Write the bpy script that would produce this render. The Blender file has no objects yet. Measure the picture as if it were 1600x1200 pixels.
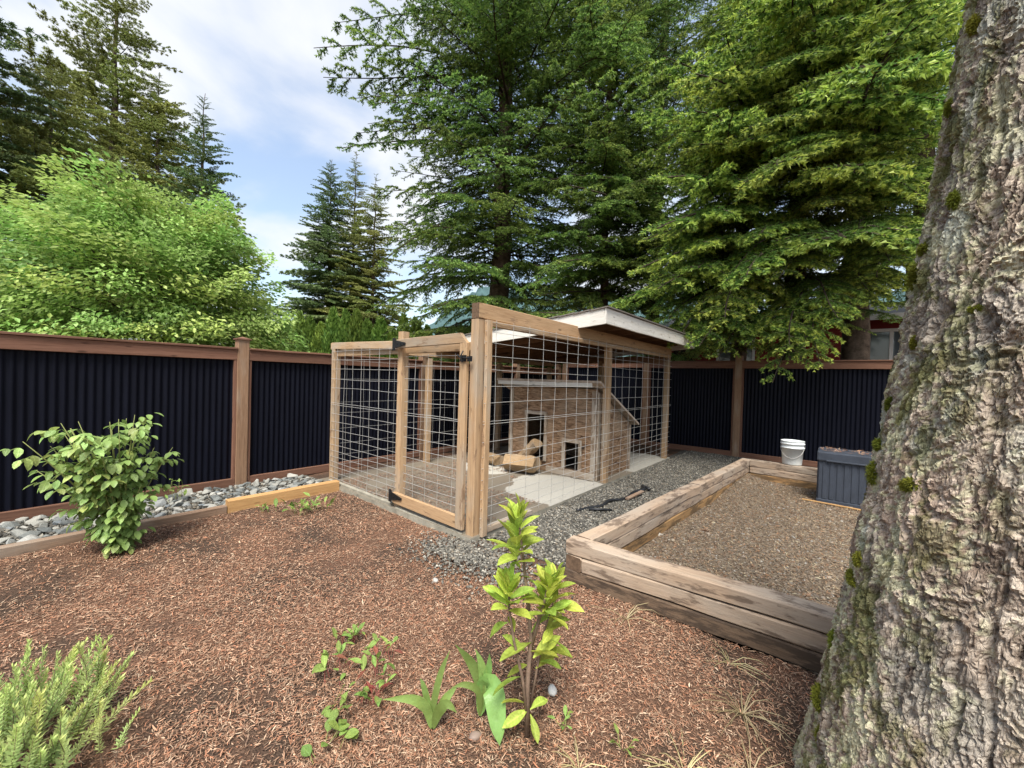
import bpy, bmesh, math, random
import numpy as np
from mathutils import Vector, Matrix, Quaternion

# ------------------------------------------------------------------ camera, sky, sun, exposure
scene = bpy.context.scene
COL = scene.collection
CAM_H = 1.55
yaw, pitch, roll = math.radians(39.5), math.radians(-0.75), math.radians(1.7)
_F = Vector((-math.sin(yaw)*math.cos(pitch), math.cos(yaw)*math.cos(pitch), math.sin(pitch)))
_R = Vector((math.cos(yaw), math.sin(yaw), 0))
_U = _R.cross(_F)
_R2 = _R*math.cos(roll) + _U*math.sin(roll)
_U2 = -_R*math.sin(roll) + _U*math.cos(roll)
cam_data = bpy.data.cameras.new('camera')
cam_data.lens = 618.0/1600*36; cam_data.sensor_width = 36
cam_data.clip_start = 0.05; cam_data.clip_end = 4000
cam = bpy.data.objects.new('camera', cam_data); COL.objects.link(cam)
cam.matrix_world = Matrix(((_R2.x, _U2.x, -_F.x, 0), (_R2.y, _U2.y, -_F.y, 0), (_R2.z, _U2.z, -_F.z, CAM_H), (0, 0, 0, 1)))
scene.camera = cam

SUN_TO = Vector((0.42, -0.62, 1.25)).normalized()
sun_el = math.asin(SUN_TO.z); sun_az = math.atan2(SUN_TO.x, SUN_TO.y)
world = bpy.data.worlds.new('World'); scene.world = world; world.use_nodes = True
wn = world.node_tree; wn.nodes.clear()
w_out = wn.nodes.new('ShaderNodeOutputWorld'); w_bg = wn.nodes.new('ShaderNodeBackground')
w_sky = wn.nodes.new('ShaderNodeTexSky'); w_sky.sky_type = 'NISHITA'; w_sky.sun_disc = False
w_sky.sun_elevation = sun_el; w_sky.sun_rotation = sun_az
w_sky.air_density = 1.2; w_sky.dust_density = 1.5; w_sky.ozone_density = 1.0
SKY_STRENGTH = 0.135
w_bg.inputs['Strength'].default_value = SKY_STRENGTH
# broken cloud cover: noise on the sky dome, projected onto a cloud layer
w_tc = wn.nodes.new('ShaderNodeTexCoord')
w_sep = wn.nodes.new('ShaderNodeSeparateXYZ'); wn.links.new(w_tc.outputs['Generated'], w_sep.inputs[0])
w_add = wn.nodes.new('ShaderNodeMath'); w_add.operation = 'ADD'; w_add.inputs[1].default_value = 0.30
w_abs = wn.nodes.new('ShaderNodeMath'); w_abs.operation = 'ABSOLUTE'
wn.links.new(w_sep.outputs['Z'], w_abs.inputs[0]); wn.links.new(w_abs.outputs[0], w_add.inputs[0])
w_dx = wn.nodes.new('ShaderNodeMath'); w_dx.operation = 'DIVIDE'
w_dy = wn.nodes.new('ShaderNodeMath'); w_dy.operation = 'DIVIDE'
wn.links.new(w_sep.outputs['X'], w_dx.inputs[0]); wn.links.new(w_add.outputs[0], w_dx.inputs[1])
wn.links.new(w_sep.outputs['Y'], w_dy.inputs[0]); wn.links.new(w_add.outputs[0], w_dy.inputs[1])
w_cmb = wn.nodes.new('ShaderNodeCombineXYZ')
wn.links.new(w_dx.outputs[0], w_cmb.inputs[0]); wn.links.new(w_dy.outputs[0], w_cmb.inputs[1])
w_noise = wn.nodes.new('ShaderNodeTexNoise'); w_noise.inputs['Scale'].default_value = 2.1
w_noise.inputs['Detail'].default_value = 7; w_noise.inputs['Roughness'].default_value = 0.5
w_noise.inputs['Distortion'].default_value = 0.3
wn.links.new(w_cmb.outputs[0], w_noise.inputs['Vector'])
w_ramp = wn.nodes.new('ShaderNodeMapRange'); w_ramp.interpolation_type = 'SMOOTHSTEP'
w_ramp.inputs['From Min'].default_value = 0.40; w_ramp.inputs['From Max'].default_value = 0.66
w_ramp.inputs['To Min'].default_value = 0.18; w_ramp.inputs['To Max'].default_value = 0.95
wn.links.new(w_noise.outputs['Fac'], w_ramp.inputs['Value'])
w_mix = wn.nodes.new('ShaderNodeMix'); w_mix.data_type = 'RGBA'
CLOUD = 4.0
w_mix.inputs['B'].default_value = (CLOUD*0.98, CLOUD, CLOUD*1.04, 1)
wn.links.new(w_ramp.outputs[0], w_mix.inputs['Factor'])
wn.links.new(w_sky.outputs[0], w_mix.inputs['A'])
wn.links.new(w_mix.outputs['Result'], w_bg.inputs['Color'])
wn.links.new(w_bg.outputs[0], w_out.inputs[0])

sun_data = bpy.data.lights.new('sun', 'SUN'); sun_data.energy = 3.8; sun_data.angle = math.radians(24)
sun_data.color = (1.0, 0.955, 0.88)
sun = bpy.data.objects.new('sun', sun_data); COL.objects.link(sun)
sun.rotation_euler = (-SUN_TO).to_track_quat('-Z', 'Y').to_euler(); sun.location = (0, 0, 30)

vs = scene.view_settings
vs.view_transform = 'Standard'; vs.look = 'None'; vs.gamma = 1; vs.use_curve_mapping = False
vs.exposure = 0.95
scene.cycles.max_bounces = 4; scene.cycles.diffuse_bounces = 2; scene.cycles.glossy_bounces = 2
scene.cycles.transmission_bounces = 3; scene.cycles.transparent_max_bounces = 4
scene.cycles.caustics_reflective = False; scene.cycles.caustics_refractive = False
scene.cycles.use_denoising = True
try: scene.cycles.use_adaptive_sampling = True; scene.cycles.adaptive_threshold = 0.02
except Exception: pass

rnd = random.Random(7)
rng = np.random.default_rng(11)

# ------------------------------------------------------------------ helpers
WM = {}                                    # world matrices by object
def wmat(o): return WM.get(o, Matrix.Identity(4))
def put(name, mesh, parent=None, mw=None):
    o = bpy.data.objects.new(name, mesh); COL.objects.link(o)
    mw = mw if mw is not None else Matrix.Identity(4)
    if parent is not None:
        o.parent = parent; o.matrix_basis = wmat(parent).inverted() @ mw
    else:
        o.matrix_basis = mw
    WM[o] = mw.copy()
    return o
def tag(o, label=None, cat=None, group=None, kind=None):
    if label: o['label'] = label
    if cat: o['category'] = cat
    if group: o['group'] = group
    if kind: o['kind'] = kind
    return o
def thing(name, label, cat, loc=(0, 0, 0), rz=0.0, group=None):
    o = put(name, None, None, Matrix.Translation(loc) @ Matrix.Rotation(rz, 4, 'Z'))
    o.empty_display_size = 0.1
    return tag(o, label, cat, group)

def np_mesh(name, V, faces, mats, midx=None, attrs=None, smooth=False):
    """V (N,3); faces = list of int arrays (M,k)"""
    me = bpy.data.meshes.new(name)
    V = np.ascontiguousarray(V, dtype=np.float32)
    faces = [np.asarray(f, dtype=np.int32) for f in faces if len(f)]
    me.vertices.add(len(V)); me.vertices.foreach_set('co', V.ravel())
    loops = np.concatenate([f.ravel() for f in faces])
    sizes = np.concatenate([np.full(len(f), f.shape[1], np.int32) for f in faces])
    starts = np.concatenate([[0], np.cumsum(sizes)[:-1]]).astype(np.int32)
    me.loops.add(len(loops)); me.loops.foreach_set('vertex_index', loops)
    me.polygons.add(len(sizes)); me.polygons.foreach_set('loop_start', starts)
    for m in (mats if isinstance(mats, (list, tuple)) else [mats]): me.materials.append(m)
    if midx is not None: me.polygons.foreach_set('material_index', np.asarray(midx, np.int32))
    me.polygons.foreach_set('use_smooth', np.full(len(sizes), smooth, bool))
    if attrs:
        for k, a in attrs.items():
            a = np.asarray(a, np.float32)
            if a.ndim == 2:
                if a.shape[1] == 3: a = np.concatenate([a, np.ones((len(a), 1), np.float32)], 1)
                at = me.attributes.new(k, 'FLOAT_COLOR', 'POINT'); at.data.foreach_set('color', np.ascontiguousarray(a).ravel())
            else:
                at = me.attributes.new(k, 'FLOAT', 'POINT'); at.data.foreach_set('value', a)
    me.update(calc_edges=True)
    return me

class MB:
    def __init__(s): s.v = []; s.f = []
    def add(s, vs, fs):
        b = len(s.v); s.v += [tuple(x) for x in vs]; s.f += [tuple(i+b for i in f) for f in fs]
    def box(s, x0, x1, y0, y1, z0, z1):
        s.add([(x0,y0,z0),(x1,y0,z0),(x1,y1,z0),(x0,y1,z0),(x0,y0,z1),(x1,y0,z1),(x1,y1,z1),(x0,y1,z1)],
              [(0,3,2,1),(4,5,6,7),(0,1,5,4),(1,2,6,5),(2,3,7,6),(3,0,4,7)])
    def tube(s, pts, r, n=6, caps=True):
        pts = [Vector(p) for p in pts]; rs = r if isinstance(r, (list, tuple)) else [r]*len(pts)
        t0 = (pts[1]-pts[0]).normalized()
        a = Vector((0,0,1)) if abs(t0.z) < 0.9 else Vector((1,0,0))
        u = t0.cross(a).normalized(); V = []
        for i, p in enumerate(pts):
            t = (pts[min(i+1, len(pts)-1)]-pts[max(i-1, 0)]).normalized()
            u = (u - t*u.dot(t)).normalized(); w = t.cross(u)
            for k in range(n):
                an = 2*math.pi*k/n
                V.append(p + (u*math.cos(an)+w*math.sin(an))*rs[i])
        Fc = []
        for i in range(len(pts)-1):
            for k in range(n):
                k2 = (k+1) % n
                Fc.append((i*n+k, i*n+k2, (i+1)*n+k2, (i+1)*n+k))
        if caps: Fc.append(tuple(range(n-1, -1, -1))); Fc.append(tuple((len(pts)-1)*n+k for k in range(n)))
        s.add(V, Fc)
    def lathe(s, prof, n=24):
        b = []
        for (r, z) in prof:
            for k in range(n):
                an = 2*math.pi*k/n; b.append((r*math.cos(an), r*math.sin(an), z))
        Fc = []
        for i in range(len(prof)-1):
            for k in range(n):
                k2 = (k+1) % n; Fc.append((i*n+k, i*n+k2, (i+1)*n+k2, (i+1)*n+k))
        s.add(b, Fc)
    def mesh(s, name, m, smooth=False):
        me = bpy.data.meshes.new(name); me.from_pydata(s.v, [], s.f)
        for x in (m if isinstance(m, (list, tuple)) else [m]): me.materials.append(x)
        if smooth: me.polygons.foreach_set('use_smooth', [True]*len(me.polygons))
        me.update(); return me
    def build(s, name, m, parent=None, mw=None, smooth=False):
        return put(name, s.mesh(name, m, smooth), parent, mw)

def frame_mat(p0, p1, up=(0, 0, 1)):
    p0, p1 = Vector(p0), Vector(p1); x = (p1-p0).normalized(); up = Vector(up)
    if abs(x.dot(up)) > 0.98: up = Vector((0, 1, 0))
    y = up.cross(x).normalized(); z = x.cross(y)
    return Matrix(((x.x, y.x, z.x, p0.x), (x.y, y.y, z.y, p0.y), (x.z, y.z, z.z, p0.z), (0, 0, 0, 1)))
def board(name, p0, p1, w, h, m, parent=None, up=(0, 0, 1), ch=0.004, nseg=None, jit=0.0015, mitre0=0, mitre1=0, smooth=False, endm=None):
    """a sawn board from p0 to p1 (centre line); w across (local y), h along up (local z); chamfered, slightly uneven"""
    L = (Vector(p1)-Vector(p0)).length
    nseg = nseg or max(2, min(8, int(L/0.5)+1))
    hw, hh = w/2, h/2
    prof = [(-hw+ch,-hh),(hw-ch,-hh),(hw,-hh+ch),(hw,hh-ch),(hw-ch,hh),(-hw+ch,hh),(-hw,hh-ch),(-hw,-hh+ch)]
    V = []; Fc = []
    for i in range(nseg+1):
        t = i/nseg
        jy, jz = rnd.gauss(0, jit), rnd.gauss(0, jit)
        for (y, z) in prof:
            x = L*t
            if i == 0: x += mitre0*(z+hh)
            if i == nseg: x += mitre1*(z+hh)
            V.append((x, y+jy+rnd.gauss(0, jit*.4), z+jz+rnd.gauss(0, jit*.4)))
    for i in range(nseg):
        for k in range(8):
            k2 = (k+1) % 8; Fc.append((i*8+k, i*8+k2, (i+1)*8+k2, (i+1)*8+k))
    Fc.append(tuple(range(7, -1, -1))); Fc.append(tuple(nseg*8+k for k in range(8)))
    mb = MB(); mb.add(V, Fc)
    o = mb.build(name, m if endm is None else [m, endm], parent, frame_mat(p0, p1, up))
    if endm is not None:
        for p in o.data.polygons[-2:]: p.material_index = 1
    return o

# numpy noise
def _hash(ix, iy, iz, seed):
    h = (ix.astype(np.uint32)*np.uint32(374761393) + iy.astype(np.uint32)*np.uint32(668265263)
         + iz.astype(np.uint32)*np.uint32(2147483647) + np.uint32(seed*974711+13))
    h = (h ^ (h >> np.uint32(13)))*np.uint32(1274126177)
    h = (h ^ (h >> np.uint32(16)))*np.uint32(2246822519)
    h = h ^ (h >> np.uint32(15))
    return h.astype(np.float64)/4294967295.0
def vnoise(p, seed=0):
    p = np.asarray(p, float); i = np.floor(p).astype(np.int64); f = p-i; f = f*f*f*(f*(f*6-15)+10)
    r = 0
    for dx in (0, 1):
        wx = f[:, 0] if dx else 1-f[:, 0]
        for dy in (0, 1):
            wy = f[:, 1] if dy else 1-f[:, 1]
            for dz in (0, 1):
                wz = f[:, 2] if dz else 1-f[:, 2]
                r = r + wx*wy*wz*_hash(i[:, 0]+dx, i[:, 1]+dy, i[:, 2]+dz, seed)
    return r
def fbm(p, seed=0, octv=4, gain=0.5):
    p = np.asarray(p, float); a = 1.0; s = 0; tot = 0
    for o in range(octv):
        s = s + a*vnoise(p*(2.03**o), seed+o); tot += a; a *= gain
    return s/tot
def worley(p, seed=0):
    """2D cellular noise: F1, F2, cell value"""
    i = np.floor(p).astype(np.int64); n = len(p)
    f1 = np.full(n, 9.0); f2 = np.full(n, 9.0); cid = np.zeros(n); oy = np.zeros(n); z = np.zeros(n, np.int64)
    for dx in (-1, 0, 1):
        for dy in (-1, 0, 1):
            cx, cy = i[:, 0]+dx, i[:, 1]+dy
            px = cx+_hash(cx, cy, z, seed); py = cy+_hash(cx, cy, z+1, seed)
            d = np.hypot(p[:, 0]-px, p[:, 1]-py); c = _hash(cx, cy, z+2, seed)
            near = d < f1
            f2 = np.where(near, f1, np.minimum(f2, d)); cid = np.where(near, c, cid); oy = np.where(near, p[:, 1]-py, oy); f1 = np.where(near, d, f1)
    return f1, f2, cid, oy
def sstep(a, b, x):
    t = np.clip((x-a)/(b-a), 0, 1); return t*t*(3-2*t)

# ------------------------------------------------------------------ materials
def new_mat(name):
    m = bpy.data.materials.new(name); m.use_nodes = True
    nt = m.node_tree; b = nt.nodes['Principled BSDF']; return m, nt, b
def nd(nt, typ, ins=None, **props):
    n = nt.nodes.new(typ)
    for k, v in props.items(): setattr(n, k, v)
    for k, v in (ins or {}).items():
        if hasattr(v, 'is_output'): nt.links.new(v, n.inputs[k])
        else: n.inputs[k].default_value = v
    return n
def ramp(nt, fac, stops, interp='LINEAR'):
    r = nt.nodes.new('ShaderNodeValToRGB'); r.color_ramp.interpolation = interp
    el = r.color_ramp.elements
    while len(el) < len(stops): el.new(0.5)
    for e, (p, c) in zip(el, stops): e.position = p; e.color = (*c, 1) if len(c) == 3 else c
    nt.links.new(fac, r.inputs[0]); return r.outputs[0]
def mixc(nt, fac, a, b, mode='MIX'):
    n = nt.nodes.new('ShaderNodeMix'); n.data_type = 'RGBA'; n.blend_type = mode
    for k, v in (('Factor', fac), ('A', a), ('B', b)):
        if hasattr(v, 'is_output'): nt.links.new(v, n.inputs[k])
        elif k == 'Factor': n.inputs[k].default_value = v
        else: n.inputs[k].default_value = (*v, 1)
    return n.outputs['Result']
def math_(nt, op, a, b=None):
    n = nt.nodes.new('ShaderNodeMath'); n.operation = op
    for i, v in enumerate((a, b)):
        if v is None: continue
        if hasattr(v, 'is_output'): nt.links.new(v, n.inputs[i])
        else: n.inputs[i].default_value = v
    return n.outputs[0]
def bump(nt, b, height, strength=0.5, dist=0.01):
    n = nd(nt, 'ShaderNodeBump', {'Strength': strength, 'Distance': dist, 'Height': height}); nt.links.new(n.outputs[0], b.inputs['Normal'])
def obj_coords(nt, scale=(1, 1, 1), jitter=True):
    tc = nd(nt, 'ShaderNodeTexCoord'); v = tc.outputs['Object']
    if jitter:
        oi = nd(nt, 'ShaderNodeObjectInfo')
        k = math_(nt, 'MULTIPLY', oi.outputs['Random'], 37.0)
        c = nd(nt, 'ShaderNodeCombineXYZ', {0: k, 1: k, 2: k})
        v = nd(nt, 'ShaderNodeVectorMath', {0: v, 1: c.outputs[0]}, operation='ADD').outputs[0]
    return nd(nt, 'ShaderNodeMapping', {'Vector': v, 'Scale': scale}).outputs[0]

def wood(name, light, dark, grey=None, grey_amt=0.0, stain=None, stain_amt=0.0, var=0.25, rough=0.85):
    m, nt, b = new_mat(name)
    g = nd(nt, 'ShaderNodeTexNoise', {'Vector': obj_coords(nt, (1.6, 38, 38)), 'Scale': 1.0, 'Detail': 5.0, 'Roughness': 0.6, 'Distortion': 0.6})
    fine = nd(nt, 'ShaderNodeTexNoise', {'Vector': obj_coords(nt, (9, 190, 190)), 'Scale': 1.0, 'Detail': 3.0})
    blot = nd(nt, 'ShaderNodeTexNoise', {'Vector': obj_coords(nt, (1.8, 5, 5)), 'Scale': 1.0, 'Detail': 4.0})
    c = ramp(nt, g.outputs['Fac'], [(0.3, dark), (0.52, light), (0.75, tuple(min(1, x*1.12) for x in light))])
    c = mixc(nt, 0.35, c, ramp(nt, fine.outputs['Fac'], [(0.3, tuple(x*.55 for x in dark)), (0.7, light)]))
    # knots
    vk = nd(nt, 'ShaderNodeTexVoronoi', {'Vector': obj_coords(nt, (2.6, 9, 9)), 'Scale': 1.0})
    kn = ramp(nt, vk.outputs['Distance'], [(0.06, (1, 1, 1)), (0.13, (0, 0, 0))])
    c = mixc(nt, math_(nt, 'MULTIPLY', kn, 0.75), c, tuple(x*.32 for x in dark))
    if grey:
        gm = ramp(nt, blot.outputs['Fac'], [(0.62-grey_amt*.5, (0, 0, 0)), (0.85-grey_amt*.5, (1, 1, 1))])
        c = mixc(nt, math_(nt, 'MULTIPLY', gm, 0.8), c, mixc(nt, fine.outputs['Fac'], tuple(x*.72 for x in grey), grey))
    if stain:
        sn = nd(nt, 'ShaderNodeTexNoise', {'Vector': obj_coords(nt, (3.2, 7, 14)), 'Scale': 1.0, 'Detail': 9.0, 'Roughness': 0.68})
        sm = ramp(nt, sn.outputs['Fac'], [(0.60-stain_amt*.35, (0, 0, 0)), (0.66-stain_amt*.3, (1, 1, 1))])
        c = mixc(nt, math_(nt, 'MULTIPLY', sm, 0.85), c, stain)
    oi = nd(nt, 'ShaderNodeObjectInfo')
    k = nd(nt, 'ShaderNodeMapRange', {'Value': oi.outputs['Random'], 'To Min': 1-var, 'To Max': 1+var*.6})
    hs = nd(nt, 'ShaderNodeHueSaturation', {'Color': c, 'Value': k.outputs[0]})
    nt.links.new(hs.outputs[0], b.inputs['Base Color']); b.inputs['Roughness'].default_value = rough
    b.inputs['Specular IOR Level'].default_value = 0.25
    bump(nt, b, math_(nt, 'ADD', g.outputs['Fac'], math_(nt, 'MULTIPLY', fine.outputs['Fac'], 0.6)), 0.5, 0.004)
    return m
def plain(name, col, rough=0.6, metal=0.0, spec=0.4, nscale=0, namt=0.15, bumpd=0.0, coords='Object'):
    m, nt, b = new_mat(name); b.inputs['Roughness'].default_value = rough; b.inputs['Metallic'].default_value = metal
    b.inputs['Specular IOR Level'].default_value = spec
    if nscale:
        n = nd(nt, 'ShaderNodeTexNoise', {'Vector': obj_coords(nt), 'Scale': nscale, 'Detail': 5.0, 'Roughness': 0.65})
        c = ramp(nt, n.outputs['Fac'], [(0.3, tuple(x*(1-namt) for x in col)), (0.7, tuple(min(1, x*(1+namt)) for x in col))])
        nt.links.new(c, b.inputs['Base Color'])
        if bumpd: bump(nt, b, n.outputs['Fac'], 0.6, bumpd)
    else: b.inputs['Base Color'].default_value = (*col, 1)
    return m
def leaf_mat(name, c_old, c_new=None, attr='tip', trans=0.35, var=0.25, rough=0.5, objvar=True, spec=0.3, veins=False, hue=0.02):
    m, nt, b = new_mat(name); out = nt.nodes['Material Output']
    if c_new is not None:
        a = nd(nt, 'ShaderNodeAttribute', attribute_name=attr)
        c = mixc(nt, a.outputs['Fac'], c_old, c_new)
    else: c = mixc(nt, 0.0, c_old, c_old)
    if veins:
        tc = nd(nt, 'ShaderNodeTexCoord'); sp = nd(nt, 'ShaderNodeSeparateXYZ', {0: tc.outputs['Object']})
        ay = math_(nt, 'ABSOLUTE', sp.outputs['Y'])
        mid = ramp(nt, ay, [(0.0, (1, 1, 1)), (0.035, (0, 0, 0))])
        w = nd(nt, 'ShaderNodeTexWave', {'Vector': nd(nt, 'ShaderNodeCombineXYZ', {0: math_(nt, 'SUBTRACT', sp.outputs['X'], math_(nt, 'MULTIPLY', ay, 0.9))}).outputs[0], 'Scale': 2.6, 'Distortion': 0.4})
        c = mixc(nt, math_(nt, 'MULTIPLY', w.outputs['Fac'], 0.16), c, tuple(min(1, x*1.7) for x in (c_new or c_old)))
        c = mixc(nt, math_(nt, 'MULTIPLY', mid, 0.55), c, tuple(min(1, x*1.6+.03) for x in (c_new or c_old)))
    if veins:
        bn = nd(nt, 'ShaderNodeTexNoise', {'Vector': obj_coords(nt), 'Scale': 4.5, 'Detail': 5.0, 'Roughness': .65})
        c = mixc(nt, 1.0, c, ramp(nt, bn.outputs['Fac'], [(0.28, (.62, .60, .5)), (0.5, (1, 1, 1)), (0.72, (1.15, 1.08, .95))]), 'MULTIPLY')
        bump(nt, b, bn.outputs['Fac'], .35, .04)
    if objvar:
        oi = nd(nt, 'ShaderNodeObjectInfo')
        v = nd(nt, 'ShaderNodeMapRange', {'Value': oi.outputs['Random'], 'To Min': 1-var, 'To Max': 1+var})
        h = nd(nt, 'ShaderNodeMapRange', {'Value': math_(nt, 'FRACT', math_(nt, 'MULTIPLY', oi.outputs['Random'], 17.3)), 'To Min': 0.5-hue, 'To Max': 0.5+hue})
        c = nd(nt, 'ShaderNodeHueSaturation', {'Color': c, 'Value': v.outputs[0], 'Hue': h.outputs[0]}).outputs[0]
    nt.links.new(c, b.inputs['Base Color']); b.inputs['Roughness'].default_value = rough
    b.inputs['Specular IOR Level'].default_value = spec
    tr = nd(nt, 'ShaderNodeBsdfTranslucent', {'Color': c})
    mx = nd(nt, 'ShaderNodeMixShader', {0: trans, 1: b.outputs[0], 2: tr.outputs[0]})
    nt.links.new(mx.outputs[0], out.inputs['Surface'])
    return m
def attr_mat(name, attr='Col', rough=0.85, spec=0.2, nscale=0, namt=0.3):
    m, nt, b = new_mat(name)
    a = nd(nt, 'ShaderNodeAttribute', attribute_name=attr); c = a.outputs['Color']
    if nscale:
        n = nd(nt, 'ShaderNodeTexNoise', {'Vector': obj_coords(nt, jitter=False), 'Scale': nscale, 'Detail': 4.0})
        c = mixc(nt, 1.0, c, ramp(nt, n.outputs['Fac'], [(0.3, (1-namt,)*3), (0.7, (1+namt*.3,)*3)]), 'MULTIPLY')
    nt.links.new(c, b.inputs['Base Color']); b.inputs['Roughness'].default_value = rough
    b.inputs['Specular IOR Level'].default_value = spec
    return m

M = {}
M['pen_wood'] = wood('pen_wood', (0.47, 0.315, 0.18), (0.33, 0.20, 0.105), grey=(0.40, 0.34, 0.265), grey_amt=0.35, stain=(0.22, 0.14, 0.085), stain_amt=0.06, var=0.2)
M['pen_beam'] = wood('pen_beam', (0.45, 0.295, 0.165), (0.31, 0.185, 0.095), stain=(0.20, 0.125, 0.075), stain_amt=0.08, var=0.16)
M['fence_wood'] = wood('fence_wood', (0.20, 0.102, 0.066), (0.125, 0.058, 0.037), var=0.2)
M['fence_post_wood'] = wood('fence_post_wood', (0.27, 0.165, 0.10), (0.17, 0.095, 0.055), grey=(0.36, 0.29, 0.22), grey_amt=0.2, var=0.15)
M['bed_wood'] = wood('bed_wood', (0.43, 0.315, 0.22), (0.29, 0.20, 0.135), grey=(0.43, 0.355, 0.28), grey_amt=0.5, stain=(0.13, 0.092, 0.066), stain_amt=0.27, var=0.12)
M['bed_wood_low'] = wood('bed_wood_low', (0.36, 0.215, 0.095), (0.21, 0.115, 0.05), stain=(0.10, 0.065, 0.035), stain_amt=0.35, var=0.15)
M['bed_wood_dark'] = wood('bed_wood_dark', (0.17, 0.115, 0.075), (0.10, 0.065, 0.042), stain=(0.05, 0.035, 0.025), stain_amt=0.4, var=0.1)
M['edge_new'] = wood('edge_new', (0.52, 0.31, 0.13), (0.38, 0.20, 0.08), var=0.1)
M['edge_old'] = wood('edge_old', (0.27, 0.18, 0.12), (0.17, 0.105, 0.07), grey=(0.30, 0.25, 0.2), grey_amt=0.3, var=0.15)
M['white_paint'] = wood('white_paint', (0.76, 0.73, 0.66), (0.66, 0.62, 0.54), stain=(0.40, 0.34, 0.26), stain_amt=0.02, var=0.05)
M['coop_trim'] = wood('coop_trim', (0.42, 0.33, 0.245), (0.29, 0.215, 0.15), grey=(0.47, 0.42, 0.35), grey_amt=0.5, stain=(0.20, 0.14, 0.09), stain_amt=0.25, var=0.15)
M['end_grain'] = plain('end_grain', (0.13, 0.085, 0.055), 0.95, 0, 0.15, 40, 0.4)
M['rafter'] = wood('rafter', (0.24, 0.14, 0.08), (0.15, 0.08, 0.045), var=0.15)

def corrugated():
    m, nt, b = new_mat('navy_corrugated_metal')
    n = nd(nt, 'ShaderNodeTexNoise', {'Vector': obj_coords(nt, (6, 6, 0.6)), 'Scale': 2.0, 'Detail': 5.0, 'Roughness': 0.7})
    nt.links.new(ramp(nt, n.outputs['Fac'], [(0.3, (0.0022, 0.0026, 0.0062)), (0.75, (0.0045, 0.0054, 0.0115))]), b.inputs['Base Color'])
    b.inputs['Roughness'].default_value = 0.5; b.inputs['Specular IOR Level'].default_value = 0.12
    return m
M['metal_panel'] = corrugated()
M['wire'] = plain('galvanised_wire', (0.50, 0.49, 0.46), 0.45, 0.4, 0.5)
M['black_iron'] = plain('black_iron', (0.012, 0.012, 0.013), 0.5, 0.2, 0.4)

def concrete():
    m, nt, b = new_mat('concrete')
    tc = nd(nt, 'ShaderNodeTexCoord'); v = tc.outputs['Object']
    n1 = nd(nt, 'ShaderNodeTexNoise', {'Vector': v, 'Scale': 0.95, 'Detail': 6.0, 'Roughness': 0.55, 'Distortion': 0.4})
    n2 = nd(nt, 'ShaderNodeTexNoise', {'Vector': v, 'Scale': 60.0, 'Detail': 4.0})
    sp = nd(nt, 'ShaderNodeSeparateXYZ', {0: v})
    def blob(cx, cy, rx, ry):
        a = math_(nt, 'DIVIDE', math_(nt, 'SUBTRACT', sp.outputs[0], cx), rx); c_ = math_(nt, 'DIVIDE', math_(nt, 'SUBTRACT', sp.outputs[1], cy), ry)
        return math_(nt, 'SUBTRACT', 1.0, math_(nt, 'ADD', math_(nt, 'MULTIPLY', a, a), math_(nt, 'MULTIPLY', c_, c_)))
    dryf = math_(nt, 'MAXIMUM', math_(nt, 'MAXIMUM', blob(-2.8, 4.6, .95, .72), blob(-4.5, 4.75, .5, .3)), blob(-2.7, 7.4, .9, .9))
    dryf = math_(nt, 'ADD', math_(nt, 'MAXIMUM', dryf, -.8), math_(nt, 'MULTIPLY', math_(nt, 'SUBTRACT', n1.outputs['Fac'], .5), 2.2))
    wet = ramp(nt, math_(nt, 'ADD', dryf, .5), [(0.47, (1, 1, 1)), (0.53, (0, 0, 0))])
    dry = mixc(nt, n2.outputs['Fac'], (0.33, 0.31, 0.265), (0.44, 0.42, 0.365))
    wc = mixc(nt, n1.outputs['Fac'], mixc(nt, n2.outputs['Fac'], (0.12, 0.095, 0.07), (0.17, 0.14, 0.105)), mixc(nt, n2.outputs['Fac'], (0.19, 0.165, 0.125), (0.26, 0.23, 0.18)))
    nt.links.new(mixc(nt, wet, dry, wc), b.inputs['Base Color'])
    nt.links.new(nd(nt, 'ShaderNodeMapRange', {'Value': wet, 'To Min': 0.9, 'To Max': 0.55}).outputs[0], b.inputs['Roughness'])
    b.inputs['Specular IOR Level'].default_value = 0.3
    bump(nt, b, n2.outputs['Fac'], 0.3, 0.003); return m
M['concrete'] = concrete()
M['slab_edge'] = plain('slab_edge', (0.27, 0.25, 0.20), 0.9, 0, 0.2, 9, 0.35, 0.006)

def soil():
    m, nt, b = new_mat('needle_strewn_soil')
    tc = nd(nt, 'ShaderNodeTexCoord'); v = tc.outputs['Object']
    big = nd(nt, 'ShaderNodeTexNoise', {'Vector': v, 'Scale': 1.3, 'Detail': 6.0, 'Roughness': 0.6})
    fine = nd(nt, 'ShaderNodeTexNoise', {'Vector': v, 'Scale': 70.0, 'Detail': 6.0, 'Roughness': 0.75})
    vor = nd(nt, 'ShaderNodeTexVoronoi', {'Vector': v, 'Scale': 110.0})
    c = ramp(nt, fine.outputs['Fac'], [(0.3, (0.05, 0.03, 0.021)), (0.5, (0.135, 0.075, 0.048)), (0.7, (0.25, 0.145, 0.092))])
    c2 = ramp(nt, fine.outputs['Fac'], [(0.3, (0.04, 0.027, 0.02)), (0.7, (0.11, 0.072, 0.05))])
    c = mixc(nt, ramp(nt, big.outputs['Fac'], [(0.42, (1, 1, 1)), (0.55, (0, 0, 0))]), c, c2)
    nt.links.new(c, b.inputs['Base Color']); b.inputs['Roughness'].default_value = 0.95
    b.inputs['Specular IOR Level'].default_value = 0.15
    bump(nt, b, math_(nt, 'ADD', fine.outputs['Fac'], vor.outputs['Distance']), 0.8, 0.012); return m
M['soil'] = soil()
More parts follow.
